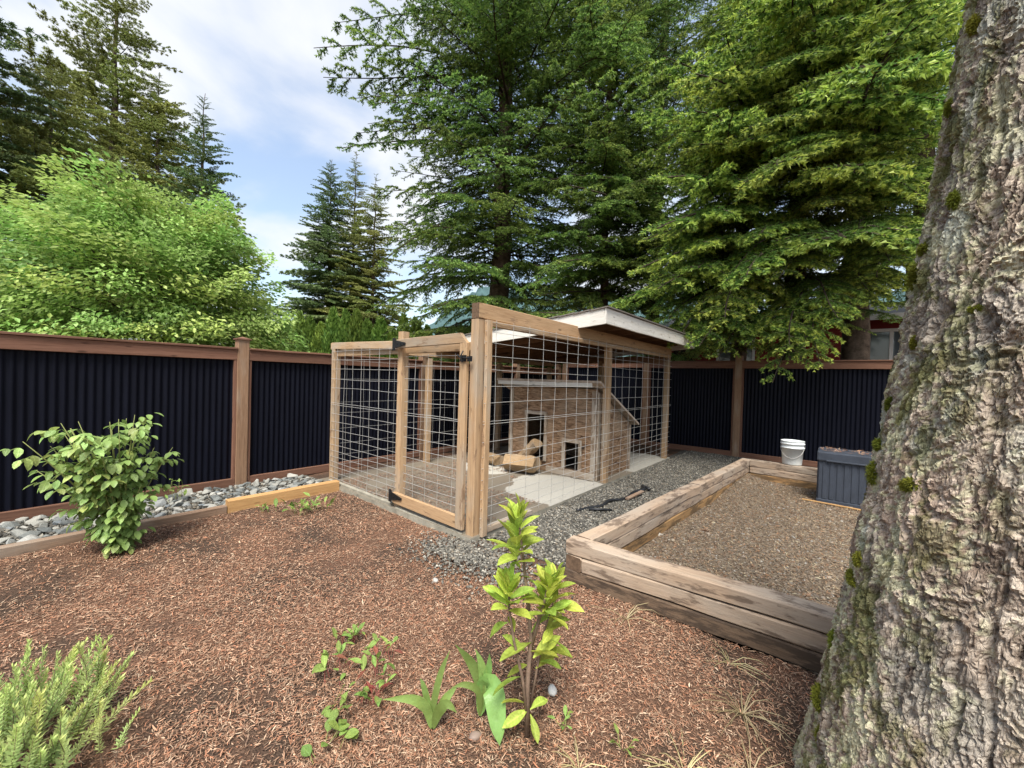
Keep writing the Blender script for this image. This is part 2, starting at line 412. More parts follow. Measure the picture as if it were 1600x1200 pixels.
def gravel(name, cols, scale=45):
    m, nt, b = new_mat(name)
    tc = nd(nt, 'ShaderNodeTexCoord'); v = tc.outputs['Object']
    vor = nd(nt, 'ShaderNodeTexVoronoi', {'Vector': v, 'Scale': scale})
    fine = nd(nt, 'ShaderNodeTexNoise', {'Vector': v, 'Scale': 25.0, 'Detail': 5.0})
    sp = nd(nt, 'ShaderNodeSeparateColor', {0: vor.outputs['Color']})
    c = ramp(nt, sp.outputs[0], [(0.0, cols[0]), (0.5, cols[1]), (1.0, cols[2])])
    c = mixc(nt, 1.0, c, ramp(nt, fine.outputs['Fac'], [(0.3, (.6, .6, .6)), (.7, (1.1, 1.1, 1.1))]), 'MULTIPLY')
    nt.links.new(c, b.inputs['Base Color']); b.inputs['Roughness'].default_value = 0.9
    b.inputs['Specular IOR Level'].default_value = 0.2
    bump(nt, b, vor.outputs['Distance'], -0.9, 0.015); return m
M['gravel_base'] = gravel('grey_gravel_base', [(0.035, 0.033, 0.028), (0.085, 0.08, 0.07), (0.17, 0.16, 0.14)])
M['fill_base'] = gravel('brown_gravel_base', [(0.085, 0.062, 0.042), (0.17, 0.128, 0.088), (0.28, 0.225, 0.165)], 75)
M['chips'] = attr_mat('litter', rough=0.8, spec=0.25)
M['stones'] = attr_mat('small_stones', rough=0.85, spec=0.25, nscale=60)

def rock_mat():
    m, nt, b = new_mat('river_rock')
    oi = nd(nt, 'ShaderNodeObjectInfo')
    c = ramp(nt, oi.outputs['Random'], [(0.0, (0.10, 0.11, 0.11)), (0.3, (0.19, 0.20, 0.19)), (0.6, (0.27, 0.265, 0.235)), (0.85, (0.40, 0.39, 0.355)), (1.0, (0.15, 0.17, 0.185))])
    n = nd(nt, 'ShaderNodeTexNoise', {'Vector': obj_coords(nt), 'Scale': 14.0, 'Detail': 6.0, 'Roughness': 0.7})
    c = mixc(nt, 1.0, c, ramp(nt, n.outputs['Fac'], [(0.3, (.6, .6, .6)), (.7, (1.25, 1.25, 1.22))]), 'MULTIPLY')
    nt.links.new(c, b.inputs['Base Color']); b.inputs['Roughness'].default_value = 0.8
    bump(nt, b, n.outputs['Fac'], 0.5, 0.01); return m
M['rock'] = rock_mat()

def ply():
    m, nt, b = new_mat('weathered_plywood')
    g = nd(nt, 'ShaderNodeTexNoise', {'Vector': obj_coords(nt, (2.6, 2.6, 17)), 'Scale': 1.4, 'Detail': 6.0, 'Roughness': 0.7, 'Distortion': 2.2})
    bl = nd(nt, 'ShaderNodeTexNoise', {'Vector': obj_coords(nt, (1, 1, 1)), 'Scale': 2.4, 'Detail': 5.0})
    c = ramp(nt, g.outputs['Fac'], [(0.32, (0.05, 0.03, 0.018)), (0.45, (0.17, 0.098, 0.055)), (0.55, (0.30, 0.19, 0.112)), (0.72, (0.42, 0.30, 0.20))])
    c = mixc(nt, ramp(nt, bl.outputs['Fac'], [(0.48, (0, 0, 0)), (0.75, (.55, .55, .55))]), c, (0.33, 0.265, 0.19))
    nt.links.new(c, b.inputs['Base Color']); b.inputs['Roughness'].default_value = 0.9
    b.inputs['Specular IOR Level'].default_value = 0.2
    bump(nt, b, g.outputs['Fac'], 0.6, 0.006); return m
M['ply'] = ply()
M['shingle'] = plain('asphalt_roofing', (0.17, 0.15, 0.13), 0.95, 0, 0.15, 40, 0.4, 0.006)
M['coop_roofing'] = plain('coop_roofing', (0.40, 0.32, 0.25), 0.9, 0, 0.2, 12, 0.3, 0.004)
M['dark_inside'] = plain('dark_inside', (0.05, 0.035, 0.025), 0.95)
M['box_plastic'] = plain('slate_blue_plastic', (0.040, 0.048, 0.064), 0.55, 0, 0.4, 8, 0.18)
M['bucket_plastic'] = plain('white_plastic', (0.74, 0.77, 0.75), 0.4, 0, 0.5, 5, 0.06)
M['hose'] = plain('black_rubber', (0.014, 0.015, 0.017), 0.45, 0, 0.5)
M['log_bark'] = wood('log_wood', (0.33, 0.225, 0.125), (0.21, 0.135, 0.07), grey=(0.30, 0.25, 0.19), grey_amt=0.3, var=0.15)
M['stem_brown'] = plain('bark_brown', (0.20, 0.14, 0.10), 0.9, 0, 0.2, 30, 0.35)
M['stem_green'] = plain('stem_green', (0.20, 0.22, 0.07), 0.7, 0, 0.3)
M['stem_red'] = plain('stem_red', (0.24, 0.07, 0.06), 0.7, 0, 0.3)
M['twig_dark'] = plain('twig_dark', (0.055, 0.042, 0.032), 0.95, 0, 0.1, 14, 0.4)
M['fir_bark'] = plain('fir_bark', (0.115, 0.085, 0.062), 0.95, 0, 0.1, 7, 0.55, 0.04)
M['red_siding'] = plain('red_siding', (0.21, 0.026, 0.026), 0.7, 0, 0.3, 3, 0.15)
M['trim_white'] = plain('trim_white', (0.72, 0.71, 0.68), 0.6, 0, 0.3)
M['glass'] = plain('window_glass', (0.10, 0.12, 0.13), 0.08, 0, 0.6)
M['roof_far'] = plain('roof_far', (0.13, 0.12, 0.11), 0.8, 0, 0.3, 6, 0.15)
M['hazed_forest'] = plain('hazed_forest', (0.06, 0.105, 0.105), 0.95, 0, 0.1, 0.05, 0.35)  # forest green shifted to blue: distance haze is put into the hill's colour
M['moss'] = leaf_mat('moss', (0.17, 0.185, 0.028), trans=0.2, var=0.25, rough=0.9, spec=0.1)
M['fir_deep'] = leaf_mat('fir_needles_deep', (0.10, 0.18, 0.042), (0.30, 0.42, 0.09), trans=0.42, var=0.22)
M['fir_near'] = leaf_mat('fir_needles_fresh', (0.11, 0.205, 0.042), (0.54, 0.66, 0.13), trans=0.42, var=0.2)
M['fir_olive'] = leaf_mat('fir_needles_olive', (0.25, 0.29, 0.085), (0.38, 0.42, 0.12), trans=0.30, var=0.2)
M['fir_far'] = leaf_mat('fir_needles_far', (0.13, 0.21, 0.08), (0.26, 0.34, 0.12), trans=0.30, var=0.2)
M['maple'] = leaf_mat('broad_leaves', (0.22, 0.37, 0.07), (0.46, 0.58, 0.20), trans=0.42, var=0.32, hue=.025)
M['cedar'] = leaf_mat('arborvitae_sprays', (0.085, 0.16, 0.03), (0.22, 0.33, 0.06), trans=0.3, var=0.2)
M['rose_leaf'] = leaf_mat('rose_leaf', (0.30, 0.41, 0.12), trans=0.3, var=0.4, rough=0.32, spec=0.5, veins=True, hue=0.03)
M['laurel_leaf'] = leaf_mat('laurel_leaf', (0.41, 0.52, 0.09), trans=0.45, var=0.3, rough=0.45, spec=0.3, veins=True, hue=0.025)
M['lily_leaf'] = leaf_mat('lily_leaf', (0.19, 0.31, 0.085), trans=0.35, var=0.22, rough=0.42, spec=0.4, veins=True)
M['weed_leaf'] = leaf_mat('weed_leaf', (0.22, 0.33, 0.08), trans=0.35, var=0.25, rough=0.5, veins=True)
M['weed_red'] = leaf_mat('weed_red', (0.22, 0.065, 0.045), trans=0.3, var=0.3, rough=0.5, veins=True)
M['lavender_leaf'] = leaf_mat('lavender_leaf', (0.46, 0.56, 0.22), (0.56, 0.64, 0.22), trans=0.35, var=0.15, rough=0.6)
M['dry_grass'] = leaf_mat('dry_grass', (0.52, 0.43, 0.24), trans=0.3, var=0.25)

# ------------------------------------------------------------------ ground and other setting
def bed_left(y): return -1.58+0.0711*(y-2.62)
def bed_front(x): return 2.62+0.07*(x+1.58)
def ground_z(x, y):
    p = np.stack([np.asarray(x, float), np.asarray(y, float), np.zeros_like(np.asarray(x, float))], -1).reshape(-1, 3)
    z = (fbm(p*0.9+5, 3, 3)-0.5)*0.05 + (fbm(p*4.5, 9, 3)-0.5)*0.022
    return z.reshape(np.shape(x))
def axis(lo, hi, step, far):
    near = np.arange(lo, hi+1e-6, step)
    a = -np.geomspace(1, far, 14)[::-1]+lo; b = np.geomspace(1, far, 14)+hi
    return np.concatenate([a, near, b])
gx, gy = axis(-6.5, 2.0, 0.06, 900), axis(-1.5, 10.0, 0.06, 900)
GX, GY = np.meshgrid(gx, gy); GZ = ground_z(GX, GY)
damp = np.clip(1-np.maximum(np.abs(GX+2)-8, np.abs(GY-4)-9)/4, 0, 1); GZ = GZ*damp; GZ = GZ-.09*((GX > bed_left(GY)+.05) & (GX < 1.4) & (GY > bed_front(GX)+.05) & (GY < 7.6))
nx_, ny_ = len(gx), len(gy)
ii = (np.arange(ny_-1)[:, None]*nx_+np.arange(nx_-1)[None, :]).ravel()
quads = np.stack([ii, ii+1, ii+nx_+1, ii+nx_], 1)
g_me = np_mesh('ground', np.stack([GX.ravel(), GY.ravel(), GZ.ravel()], 1), [quads], M['soil'], smooth=True)
tag(put('ground', g_me), kind='structure', label='reddish brown soil strewn with fallen needles and bark')

def sheet(name, x0, x1, y0, y1, step, zfun, m, label, inside=None, parent=None):
    xs = np.arange(x0, x1+step/2, step); ys = np.arange(y0, y1+step/2, step)
    X, Y = np.meshgrid(xs, ys); Z = zfun(X, Y); n = len(xs)
    i = (np.arange(len(ys)-1)[:, None]*n+np.arange(n-1)[None, :]).ravel()
    q = np.stack([i, i+1, i+n+1, i+n], 1)
    if inside is not None:
        cx = X.ravel()[q].mean(1); cy = Y.ravel()[q].mean(1); q = q[inside(cx, cy)]
    o = put(name, np_mesh(name, np.stack([X.ravel(), Y.ravel(), Z.ravel()], 1), [q], m, smooth=True), parent)
    return tag(o, label, kind='structure')
def in_gravel(x, y):
    w = (fbm(np.stack([x*2.2, y*2.2, x*0], 1), 21, 3)-.5)*0.7
    a = (x > -2.72) & (x < bed_left(np.maximum(y, 2.62))+.03) & (y > 2.62-w*1.2) & (y < 9.62)
    c = (x > -2.72) & (x < 1.6) & (y > 7.85) & (y < 9.62)
    return a | c
def gravel_z(x, y):
    z = ground_z(x, y)+0.002+.018*sstep(2.75, 3.2, y)
    return z+0.05*np.exp(-(((x+2.35)/0.42)**2+((y-2.42)/0.3)**2))
sheet('gravel_path', -3.0, 1.6, 1.9, 9.62, 0.05, gravel_z, M['gravel_base'], 'grey crushed gravel path between the wire pen and the raised bed', in_gravel)
def fill_z(x, y):
    p = np.stack([x.ravel()*1.1, y.ravel()*1.1, x.ravel()*0], 1)
    e = np.minimum(x-bed_left(y)-.13, 1.0); d = np.exp(-np.clip(e, 0, 9)/0.25)
    return 0.012+(fbm(p, 31, 3).reshape(x.shape)-.5)*0.04+0.10*d*sstep(5.6, 7.2, y)
def in_fill(x, y): return (x > bed_left(y)+.02) & (x < 1.36) & (y > bed_front(x)+.02) & (y < 7.66)
sheet('bed_fill', -1.6, 1.36, 2.6, 7.66, 0.06, fill_z, M['fill_base'], 'brown pea gravel mixed with needles filling the raised bed', in_fill)
sheet('rock_bed', -6.12, -5.16, -2.6, 2.62, 0.06, lambda x, y: ground_z(x, y)+0.025, M['gravel_base'], 'strip of broken grey rock along the foot of the navy fence')
ROCKBED = bpy.data.objects['rock_bed']

# concrete pad of the pen
mb = MB(); mb.box(-5.62, -2.585, 2.60, 8.22, -0.1, 0.055)
pad = mb.mesh('concrete_pad', [M['concrete'], M['slab_edge']])
for p in pad.polygons: p.material_index = 0 if p.normal.z > .5 else 1
tag(put('concrete_pad', pad), 'damp stained concrete pad under the wire pen', kind='structure')

# distant forested mountain
def hill():
    az = np.linspace(-60, 60, 420); rr = np.array([560, 640, 720, 820, 960, 1150.])
    prof = np.array([0, .45, .8, 1.0, .8, .2]); V = []
    for r, pf in zip(rr, prof):
        for a in az:
            t = math.radians(39.5-a)       # az right of camera axis
            e = 0.02+0.205*sstep(-24, 0, a)*(1-0.3*sstep(8, 40, a))
            nz = fbm(np.array([[a*.12, r*.004, 0]]), 41, 4)[0]+.14*(fbm(np.array([[a*6.0, r*.05, 0]]), 43, 2)[0]-.5)
            V.append((-math.sin(t)*r, math.cos(t)*r, pf*r*e*(0.7+0.6*nz)))
    n = len(az); i = (np.arange(len(rr)-1)[:, None]*n+np.arange(n-1)[None, :]).ravel()
    return np_mesh('hill', np.array(V), [np.stack([i, i+1, i+n+1, i+n], 1)], M['hazed_forest'], smooth=True)
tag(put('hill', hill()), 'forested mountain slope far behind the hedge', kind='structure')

# ------------------------------------------------------------------ fences
def corr_mesh(name, L, z0, z1, pitchw=0.068, amp=0.009):
    n = int(L/pitchw*8); xs = np.linspace(0, L, n+1); ys = amp*np.sin(xs/pitchw*2*np.pi)
    V = np.concatenate([np.stack([xs, ys, np.full(n+1, z0)], 1), np.stack([xs, ys, np.full(n+1, z1)], 1)])
    i = np.arange(n); q = np.stack([i, i+1, i+n+2, i+n+1], 1)
    return np_mesh(name, V, [q], M['metal_panel'], smooth=True)
def fence(label, origin, dirv, bays, side, ztop, zb=0.06, cap=True, skip_end=False):
    """bays: post positions along dirv; side = normal facing the yard"""
    d = Vector((*dirv, 0)); s = Vector((*side, 0)); o0 = Vector((*origin, 0))
    t = thing('metal_fence', label, 'fence', origin+(0,))
    for i, u in enumerate(bays):
        p = o0+d*u
        board('post', p+Vector((0, 0, -.05)), p+Vector((0, 0, ztop+0.135)), 0.135, 0.135, M['fence_post_wood'], t, up=s, ch=.006)
        for e in (-1, 1):
            q = p+d*e*0.085+s*0.02
            board('trim_strip', q+Vector((0, 0, zb)), q+Vector((0, 0, ztop-.14)), 0.035, 0.06, M['fence_wood'], t, up=s)
        if cap:
            b_ = MB(); z = ztop+.135; h = .085
            b_.box(-h, h, -h, h, z, z+.018); b_.add([(-h+.01,-h+.01,z+.018),(h-.01,-h+.01,z+.018),(h-.01,h-.01,z+.018),(-h+.01,h-.01,z+.018),(0,0,z+.045)], [(0,1,4),(1,2,4),(2,3,4),(3,0,4)])
            b_.build('post_cap', M['fence_wood'], t, Matrix.Translation(p))
    for a, b in zip(bays[:-1], bays[1:]):
        p, q = o0+d*(a+.07), o0+d*(b-.07)
        L = (q-p).length
        put('corrugated_panel', corr_mesh('corrugated_panel', L, zb+.03, ztop-.10), t, frame_mat(p, q))
        z = ztop-.07
        board('top_rail', p+s*.035+Vector((0, 0, z)), q+s*.035+Vector((0, 0, z)), 0.045, 0.14, M['fence_wood'], t)
        board('cap_rail', p+s*.015+Vector((0, 0, ztop+.014)), q+s*.015+Vector((0, 0, ztop+.014)), 0.13, 0.026, M['fence_wood'], t)
        board('bottom_rail', p+s*.03+Vector((0, 0, zb)), q+s*.03+Vector((0, 0, zb)), 0.04, 0.11, M['fence_wood'], t)
    return t
fence('long navy corrugated metal fence with cedar frame behind the rose bush and rock strip', (-6.22, 0), (0, 1), [-4.2, -1.2, 1.8, 4.82, 7.7, 9.60], (1, 0), 1.83)
fence('dark corrugated metal fence with cedar posts behind the raised bed and storage box', (-6.13, 9.75), (1, 0), [.08, 2.45, 4.46, 7.3, 10.2], (0, -1), 2.06, cap=False)

# ------------------------------------------------------------------ rocks along the fence
def rock_mesh(i):
    bm = bmesh.new(); r = random.Random(100+i)
    for k in range(15):
        v = Vector((r.gauss(0, 1), r.gauss(0, 1), r.gauss(0, 1))).normalized()
        bm.verts.new((v.x*r.uniform(.8, 1.15), v.y*r.uniform(.55, .9), v.z*r.uniform(.4, .7)))
    res = bmesh.ops.convex_hull(bm, input=bm.verts)
    bmesh.ops.delete(bm, geom=[g for g in res['geom_interior'] if isinstance(g, bmesh.types.BMVert)], context='VERTS')
    bmesh.ops.bevel(bm, geom=bm.edges[:], offset=.05, segments=1, affect='EDGES')
    bmesh.ops.triangulate(bm, faces=[f for f in bm.faces if len(f.verts) > 4])
    me = bpy.data.meshes.new('stone'); bm.to_mesh(me); bm.free(); me.materials.append(M['rock']); return me
ROCKS = [rock_mesh(i) for i in range(9)]
spots = []
for k in range(6000):
    x = rnd.uniform(-6.08, -5.24); y = rnd.uniform(-1.1, 2.55); s = rnd.choice((.035, .045, .055, .065, .08))
    if 0.9 < y < 1.35 and x > -5.62 and rnd.random() < .75: continue
    if all((x-a)**2+(y-b)**2 > (s+c)**2*.62 for a, b, c in spots): spots.append((x, y, s))
    if len(spots) >= 300: break
for (x, y, s) in spots:
    mw = Matrix.Translation((x, y, float(ground_z(x, y))+.03+s*.25)) @ Matrix.Rotation(rnd.uniform(0, 6.3), 4, 'Z') @ Matrix.Rotation(rnd.gauss(0, .35), 4, 'X') @ Matrix.Diagonal((s*rnd.uniform(.9, 1.3), s*rnd.uniform(.9, 1.3), s*rnd.uniform(.8, 1.3), 1))
    put('stone', rnd.choice(ROCKS), ROCKBED, mw)

# timber edging along the rock strip
e1 = board('garden_edging', (-5.17, -2.6, .035), (-5.13, 1.36, .03), 0.075, 0.10, M['edge_old'], ch=.008, jit=.003)
tag(e1, 'low weathered brown timber edging behind the rose bush', 'edging')
e2 = board('garden_edging', (-5.14, 1.37, .05), (-5.10, 2.60, .055), 0.10, 0.15, M['edge_new'], ch=.006)
tag(e2, 'newer orange tan timber edging meeting the pen corner', 'edging')

# ------------------------------------------------------------------ wire pen
PEN = thing('wire_pen', 'open wooden framed wire mesh dog pen with white edged shed roof', 'pen', (-4.05, 5.4, 0))
W = M['pen_wood']; Z0 = .05
def post(x, y, z1, w=.09, z0=Z0, m=None, up=(0, 1, 0)): return board('post', (x, y, z0), (x, y, z1), w, w, m or W, PEN, up=up, ch=.005)
post(-5.42, 2.70, 1.90); post(-3.85, 2.70, 2.05)
post(-2.655, 2.69, 2.105, .095, 0.0)
post(-2.64, 5.42, 2.10); post(-2.64, 8.05, 2.10)
post(-5.46, 4.36, 1.86); post(-5.46, 6.2, 1.86); post(-5.46, 8.05, 1.86); post(-4.1, 8.08, 2.0)
# inner nailing strips beside the corner post
board('strip', (-2.575, 2.755, 0.04), (-2.575, 2.755, 2.10), .04, .07, W, PEN, up=(0, 1, 0))
# long side beam + strip, front beam left, left beam, rear beam
board('top_beam', (-2.645, 2.64, 2.18), (-2.645, 8.15, 2.18), .095, .145, M['pen_beam'], PEN, ch=.006, endm=M['end_grain'])
board('top_rail', (-2.60, 2.80, 2.075), (-2.60, 8.05, 2.075), .05, .055, W, PEN)
board('top_rail', (-5.47, 2.675, 1.935), (-3.90, 2.675, 1.90), .045, .09, W, PEN)
board('top_rail', (-5.38, 2.71, 1.83), (-2.72, 2.73, 1.855), .04, .085, W, PEN)
board('top_beam', (-5.46, 2.66, 1.93), (-5.46, 8.15, 1.93), .09, .09, W, PEN)
board('top_beam', (-5.50, 8.06, 2.02), (-2.7, 8.06, 2.02), .05, .14, M['rafter'], PEN)
# sills
board('sill', (-5.40, 2.645, .045), (-3.90, 2.645, .05), .05, .09, M['slab_edge'], PEN, ch=.008, jit=.003)
board('sill', (-3.80, 2.635, .03), (-2.72, 2.635, .035), .05, .07, M['slab_edge'], PEN, ch=.008, jit=.003)
board('sill', (-2.61, 2.78, .075), (-2.61, 3.55, .075), .07, .05, M['coop_trim'], PEN)

def wire_mesh(name, p0, p1, zs, us, parent, r=0.0025, wav=0.005, stick=0.03):
    """welded wire panel between p0 and p1 (xy); zs heights of the horizontal wires, us fractions for uprights"""
    p0, p1 = Vector((*p0, 0)), Vector((*p1, 0)); d = (p1-p0); L = d.length; d.normalize(); nrm = Vector((-d.y, d.x, 0))
    b = MB(); z_lo, z_hi = min(zs), max(zs)
    def off(u, z): return nrm*(wav*math.sin(u*5.1+z*3.3)+wav*.6*math.sin(u*11+z*7))
    for z in zs:
        n = max(4, int(L/.3)); sg = rnd.gauss(0, .006); k = rnd.uniform(-.004, .004)
        b.tube([p0+d*(L*i/n)+off(L*i/n, z)+Vector((0, 0, z+sg*math.sin(math.pi*i/n)+k*(i/n-.5)+rnd.gauss(0, .0015))) for i in range(n+1)], r, 4, False)
    for u in us:
        n = 6; k = rnd.gauss(0, .004)
        b.tube([p0+d*(L*u+k*math.sin(3*i/n))+off(L*u, z_lo+(z_hi-z_lo)*i/n)+nrm*r*1.6+Vector((0, 0, z_lo-stick+(z_hi-z_lo+2*stick)*i/n)) for i in range(n+1)], r, 4, False)
    o = b.build(name, M['wire'], parent, smooth=True)
    return o
def fix(o):   # meshes authored in world space: bring them under their parent
    return o
HZ = [.13, .22, .31, .40, .49, .58, .69, .80, .94, 1.11, 1.135, 1.31, 1.47, 1.63, 1.76, 1.89, 1.99, 2.085]
VZ = lambda n: [(i+.35)/n for i in range(n)]
wire_mesh('wire_panel', (-2.565, 2.70), (-2.565, 5.44), HZ, [(.16+.262*i)/2.74 for i in range(10)], PEN)
wire_mesh('wire_panel', (-2.567, 5.40), (-2.567, 8.10), HZ, [(.14+.262*i)/2.7 for i in range(10)], PEN)
HZ2 = [.12, .20, .27, .34, .41, .49, .57, .67, .78, .89, 1.0, 1.125, 1.15, 1.35, 1.48, 1.61, 1.74, 1.85]
wire_mesh('wire_panel', (-5.42, 2.643), (-3.86, 2.643), HZ2, [(.13+.208*i)/1.56 for i in range(7)], PEN)
wire_mesh('wire_panel', (-5.40, 2.75), (-5.40, 8.05), HZ2[::2], [(.1+.262*i)/5.3 for i in range(20)], PEN, r=.0017)
# gate
gate = wire_mesh('gate', (-3.76, 2.672), (-2.80, 2.672), [.20, .28, .36, .45, .54, .64, .74, .86, .98, 1.11, 1.13, 1.26, 1.39, 1.52, 1.65, 1.76], [.18, .40, .62, .85], PEN)
tag(gate, 'wooden framed wire gate with black hinges and latch')
GY0 = 2.615
board('gate_rail', (-3.84, GY0, 1.905), (-2.71, GY0, 1.925), .04, .10, W, gate, mitre1=-0.9)
board('gate_rail', (-3.84, GY0, .175), (-2.71, GY0, .155), .04, .12, M['pen_beam'], gate)
board('gate_stile', (-2.755, GY0-.002, .10), (-2.755, GY0-.002, 1.965), .04, .095, W, gate, up=(1, 0, 0), mitre1=-0.9)
def hinge(x, y, z):
    b = MB(); b.box(x-.05, x-.005, y-.03, y-.022, z-.07, z+.07)
    b.add([(x, y-.031, z-.045), (x, y-.031, z+.045), (x+.19, y-.031, z+.012), (x+.19, y-.031, z-.012), (x, y-.023, z-.045), (x, y-.023, z+.045), (x+.19, y-.023, z+.012), (x+.19, y-.023, z-.012)],
          [(0,3,2,1),(4,5,6,7),(0,1,5,4),(1,2,6,5),(2,3,7,6),(3,0,4,7)])
    b.tube([(x-.003, y-.03, z-.06), (x-.003, y-.03, z+.06)], .009, 8)
    for dx in (.05, .11, .16): b.tube([(x+dx, y-.038, z), (x+dx, y-.03, z)], .006, 6)
    return b.build('hinge', M['black_iron'], gate)
hinge(-3.85, GY0, 1.90); hinge(-3.85, GY0, .19)
b = MB(); b.box(-2.78, -2.70, GY0-.032, GY0-.022, 1.70, 1.76); b.box(-2.69, -2.63, GY0-.025, GY0-.015, 1.70, 1.75)
b.tube([(-2.76, GY0-.045, 1.735), (-2.64, GY0-.045, 1.73)], .008, 6); b.tube([(-2.73, GY0-.05, 1.69), (-2.735, GY0-.06, 1.76), (-2.73, GY0-.04, 1.80)], .007, 6)
b.tube([(-2.80, GY0-.045, 1.765), (-2.755, GY0-.045, 1.735)], .007, 6)
b.build('latch', M['black_iron'], gate)
# shed roof, falling towards the left fence
RX0, RX1, RY0, RY1 = -5.95, -2.22, 4.46, 8.30
def roof_z(x): return 2.455+(x-RX1)*0.088
b = MB(); n_c = 16
for i in range(n_c):                                                     # lapped roofing courses
    xa, xb = RX1+.02+(RX0-RX1)*i/n_c, RX1+.02+(RX0-RX1)*(i+1)/n_c
    za, zb_ = roof_z(xa), roof_z(xb)
    b.add([(xa+.02, RY0-.03, za+.016), (xb, RY0-.03, zb_+.004), (xb, RY1+.03, zb_+.004), (xa+.02, RY1+.03, za+.016), (xa+.02, RY0-.03, za), (xb, RY0-.03, zb_-.012), (xb, RY1+.03, zb_-.012), (xa+.02, RY1+.03, za)],
          [(0,1,2,3),(7,6,5,4),(0,4,5,1),(2,6,7,3),(0,3,7,4),(1,5,6,2)])
roof = b.build('roof', M['shingle'], PEN)
b = MB(); b.add([(RX0, RY0+.02, roof_z(RX0)-.03), (RX1-.01, RY0+.02, roof_z(RX1)-.03), (RX1-.01, RY1, roof_z(RX1)-.03), (RX0, RY1, roof_z(RX0)-.03)], [(3,2,1,0)])
b.v += [(x, y, z+.012) for (x, y, z) in b.v]; b.f += [(4,5,6,7)]
b.build('roof_deck', M['rafter'], roof)
board('fascia', (RX0, RY0, roof_z(RX0)-.105), (RX1-.012, RY0, roof_z(RX1)-.105), .025, .19, M['white_paint'], roof)
board('fascia', (RX1, RY0-.0125, roof_z(RX1)-.10), (RX1, RY1, roof_z(RX1)-.10), .025, .19, M['white_paint'], roof)
board('fascia', (RX0, RY1, roof_z(RX0)-.105), (RX1-.012, RY1, roof_z(RX1)-.105), .025, .19, M['white_paint'], roof)
for k in range(7):
    y = RY0+.35+k*.55
    board('rafter', (RX0+.05, y, roof_z(RX0)-.085), (RX1-.03, y, roof_z(RX1)-.085), .038, .09, M['rafter'], roof)
board('beam', (-5.46, 4.7, 2.03), (-5.46, 8.2, 2.03), .05, .10, M['rafter'], roof)

# ------------------------------------------------------------------ dog house in the pen
DH = thing('dog_house', 'weathered plywood dog house with sloping roof and two doorways inside the pen', 'dog house', (-3.6, 6.0, .055))
xA, xB, yA, yB, zb = -4.44, -2.76, 5.36, 6.60, .06
zF, zR = 1.43, .84
holes = [(-4.05, -3.70, .22, .97), (-3.29, -3.05, .16, .58)]
# front wall with openings
b = MB(); xs_ = sorted({xA, xB, *[h[0] for h in holes], *[h[1] for h in holes]}); zs_ = sorted({zb, zF, *[h[2] for h in holes], *[h[3] for h in holes]})
for x0, x1 in zip(xs_[:-1], xs_[1:]):
    for z0, z1 in zip(zs_[:-1], zs_[1:]):
        cx, cz = (x0+x1)/2, (z0+z1)/2
        if any(h[0] < cx < h[1] and h[2] < cz < h[3] for h in holes): continue
        for y in (yA, yA+.02): b.add([(x0, y, z0), (x1, y, z0), (x1, y, z1), (x0, y, z1)], [(0, 1, 2, 3)])
b.build('front_wall', M['ply'], DH)
for x, nm in ((xA+.012, 'side_wall'), (xB-.012, 'side_wall')):
    b = MB(); P = [(yA+.022, zb), (yB, zb), (yB, zR), (yA+.022, zF-.01)]
    b.add([(x-.01, y, z) for y, z in P]+[(x+.01, y, z) for y, z in P], [(0,3,2,1),(4,5,6,7),(0,1,5,4),(1,2,6,5),(2,3,7,6),(3,0,4,7)])
    b.build(nm, M['ply'], DH)
b = MB(); b.box(xA+.024, xB-.024, yB-.02, yB-.002, zb, zR-.01); b.build('back_wall', M['ply'], DH)
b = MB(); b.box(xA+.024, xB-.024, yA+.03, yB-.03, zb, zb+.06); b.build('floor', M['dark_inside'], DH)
T = M['coop_trim']
for h in holes:
    y = yA-.012; w = .055
    board('door_trim', (h[0]-w/2, y, h[2]), (h[0]-w/2, y, h[3]+w), w, .022, T, DH, up=(0, 1, 0))
    board('door_trim', (h[1]+w/2, y, h[2]), (h[1]+w/2, y, h[3]+w), w, .022, T, DH, up=(0, 1, 0))
    board('door_trim', (h[0], y, h[3]+w/2), (h[1], y, h[3]+w/2), .022, w, T, DH)
board('corner_trim', (xA+.04, yA-.011, zb), (xA+.04, yA-.011, zF-.03), .08, .02, T, DH, up=(0, 1, 0))
board('corner_trim', (xB-.04, yA-.011, zb), (xB-.04, yA-.011, zF-.03), .08, .02, T, DH, up=(0, 1, 0))
board('corner_trim', (xB+.012, yA+.05, zb), (xB+.012, yA+.05, zF-.05), .02, .09, T, DH, up=(0, 1, 0))
board('corner_trim', (xB+.012, yB-.03, zb), (xB+.012, yB-.03, zR-.02), .02, .06, T, DH, up=(0, 1, 0))
board('base_board', (-3.62, yA-.03, zb+.05), (xB+.0, yA-.03, zb+.05), .035, .10, T, DH)
sl = (zR-zF)/(yB-yA)
def rz_(y): return zF+.03+(y-yA)*sl
b = MB(); ya, yb, xa, xb = yA-.13, yB+.13, xA-.22, xB+.11
b.add([(xa, ya, rz_(ya)), (xb, ya, rz_(ya)), (xb, yb, rz_(yb)), (xa, yb, rz_(yb)), (xa, ya, rz_(ya)+.035), (xb, ya, rz_(ya)+.035), (xb, yb, rz_(yb)+.035), (xa, yb, rz_(yb)+.035)],
      [(3,2,1,0),(4,5,6,7),(0,1,5,4),(1,2,6,5),(2,3,7,6),(3,0,4,7)])
dr = b.build('roof', M['coop_roofing'], DH)
board('fascia', (xa+.03, ya+.015, rz_(ya)-.035), (xb-.14, ya+.015, rz_(ya)-.035), .025, .065, M['white_paint'], dr)
b = MB(); b.tube([(-2.97, yA-.02, .53), (-2.97, yA+.001, .53)], .022, 10); b.build('knot', M['dark_inside'], DH)

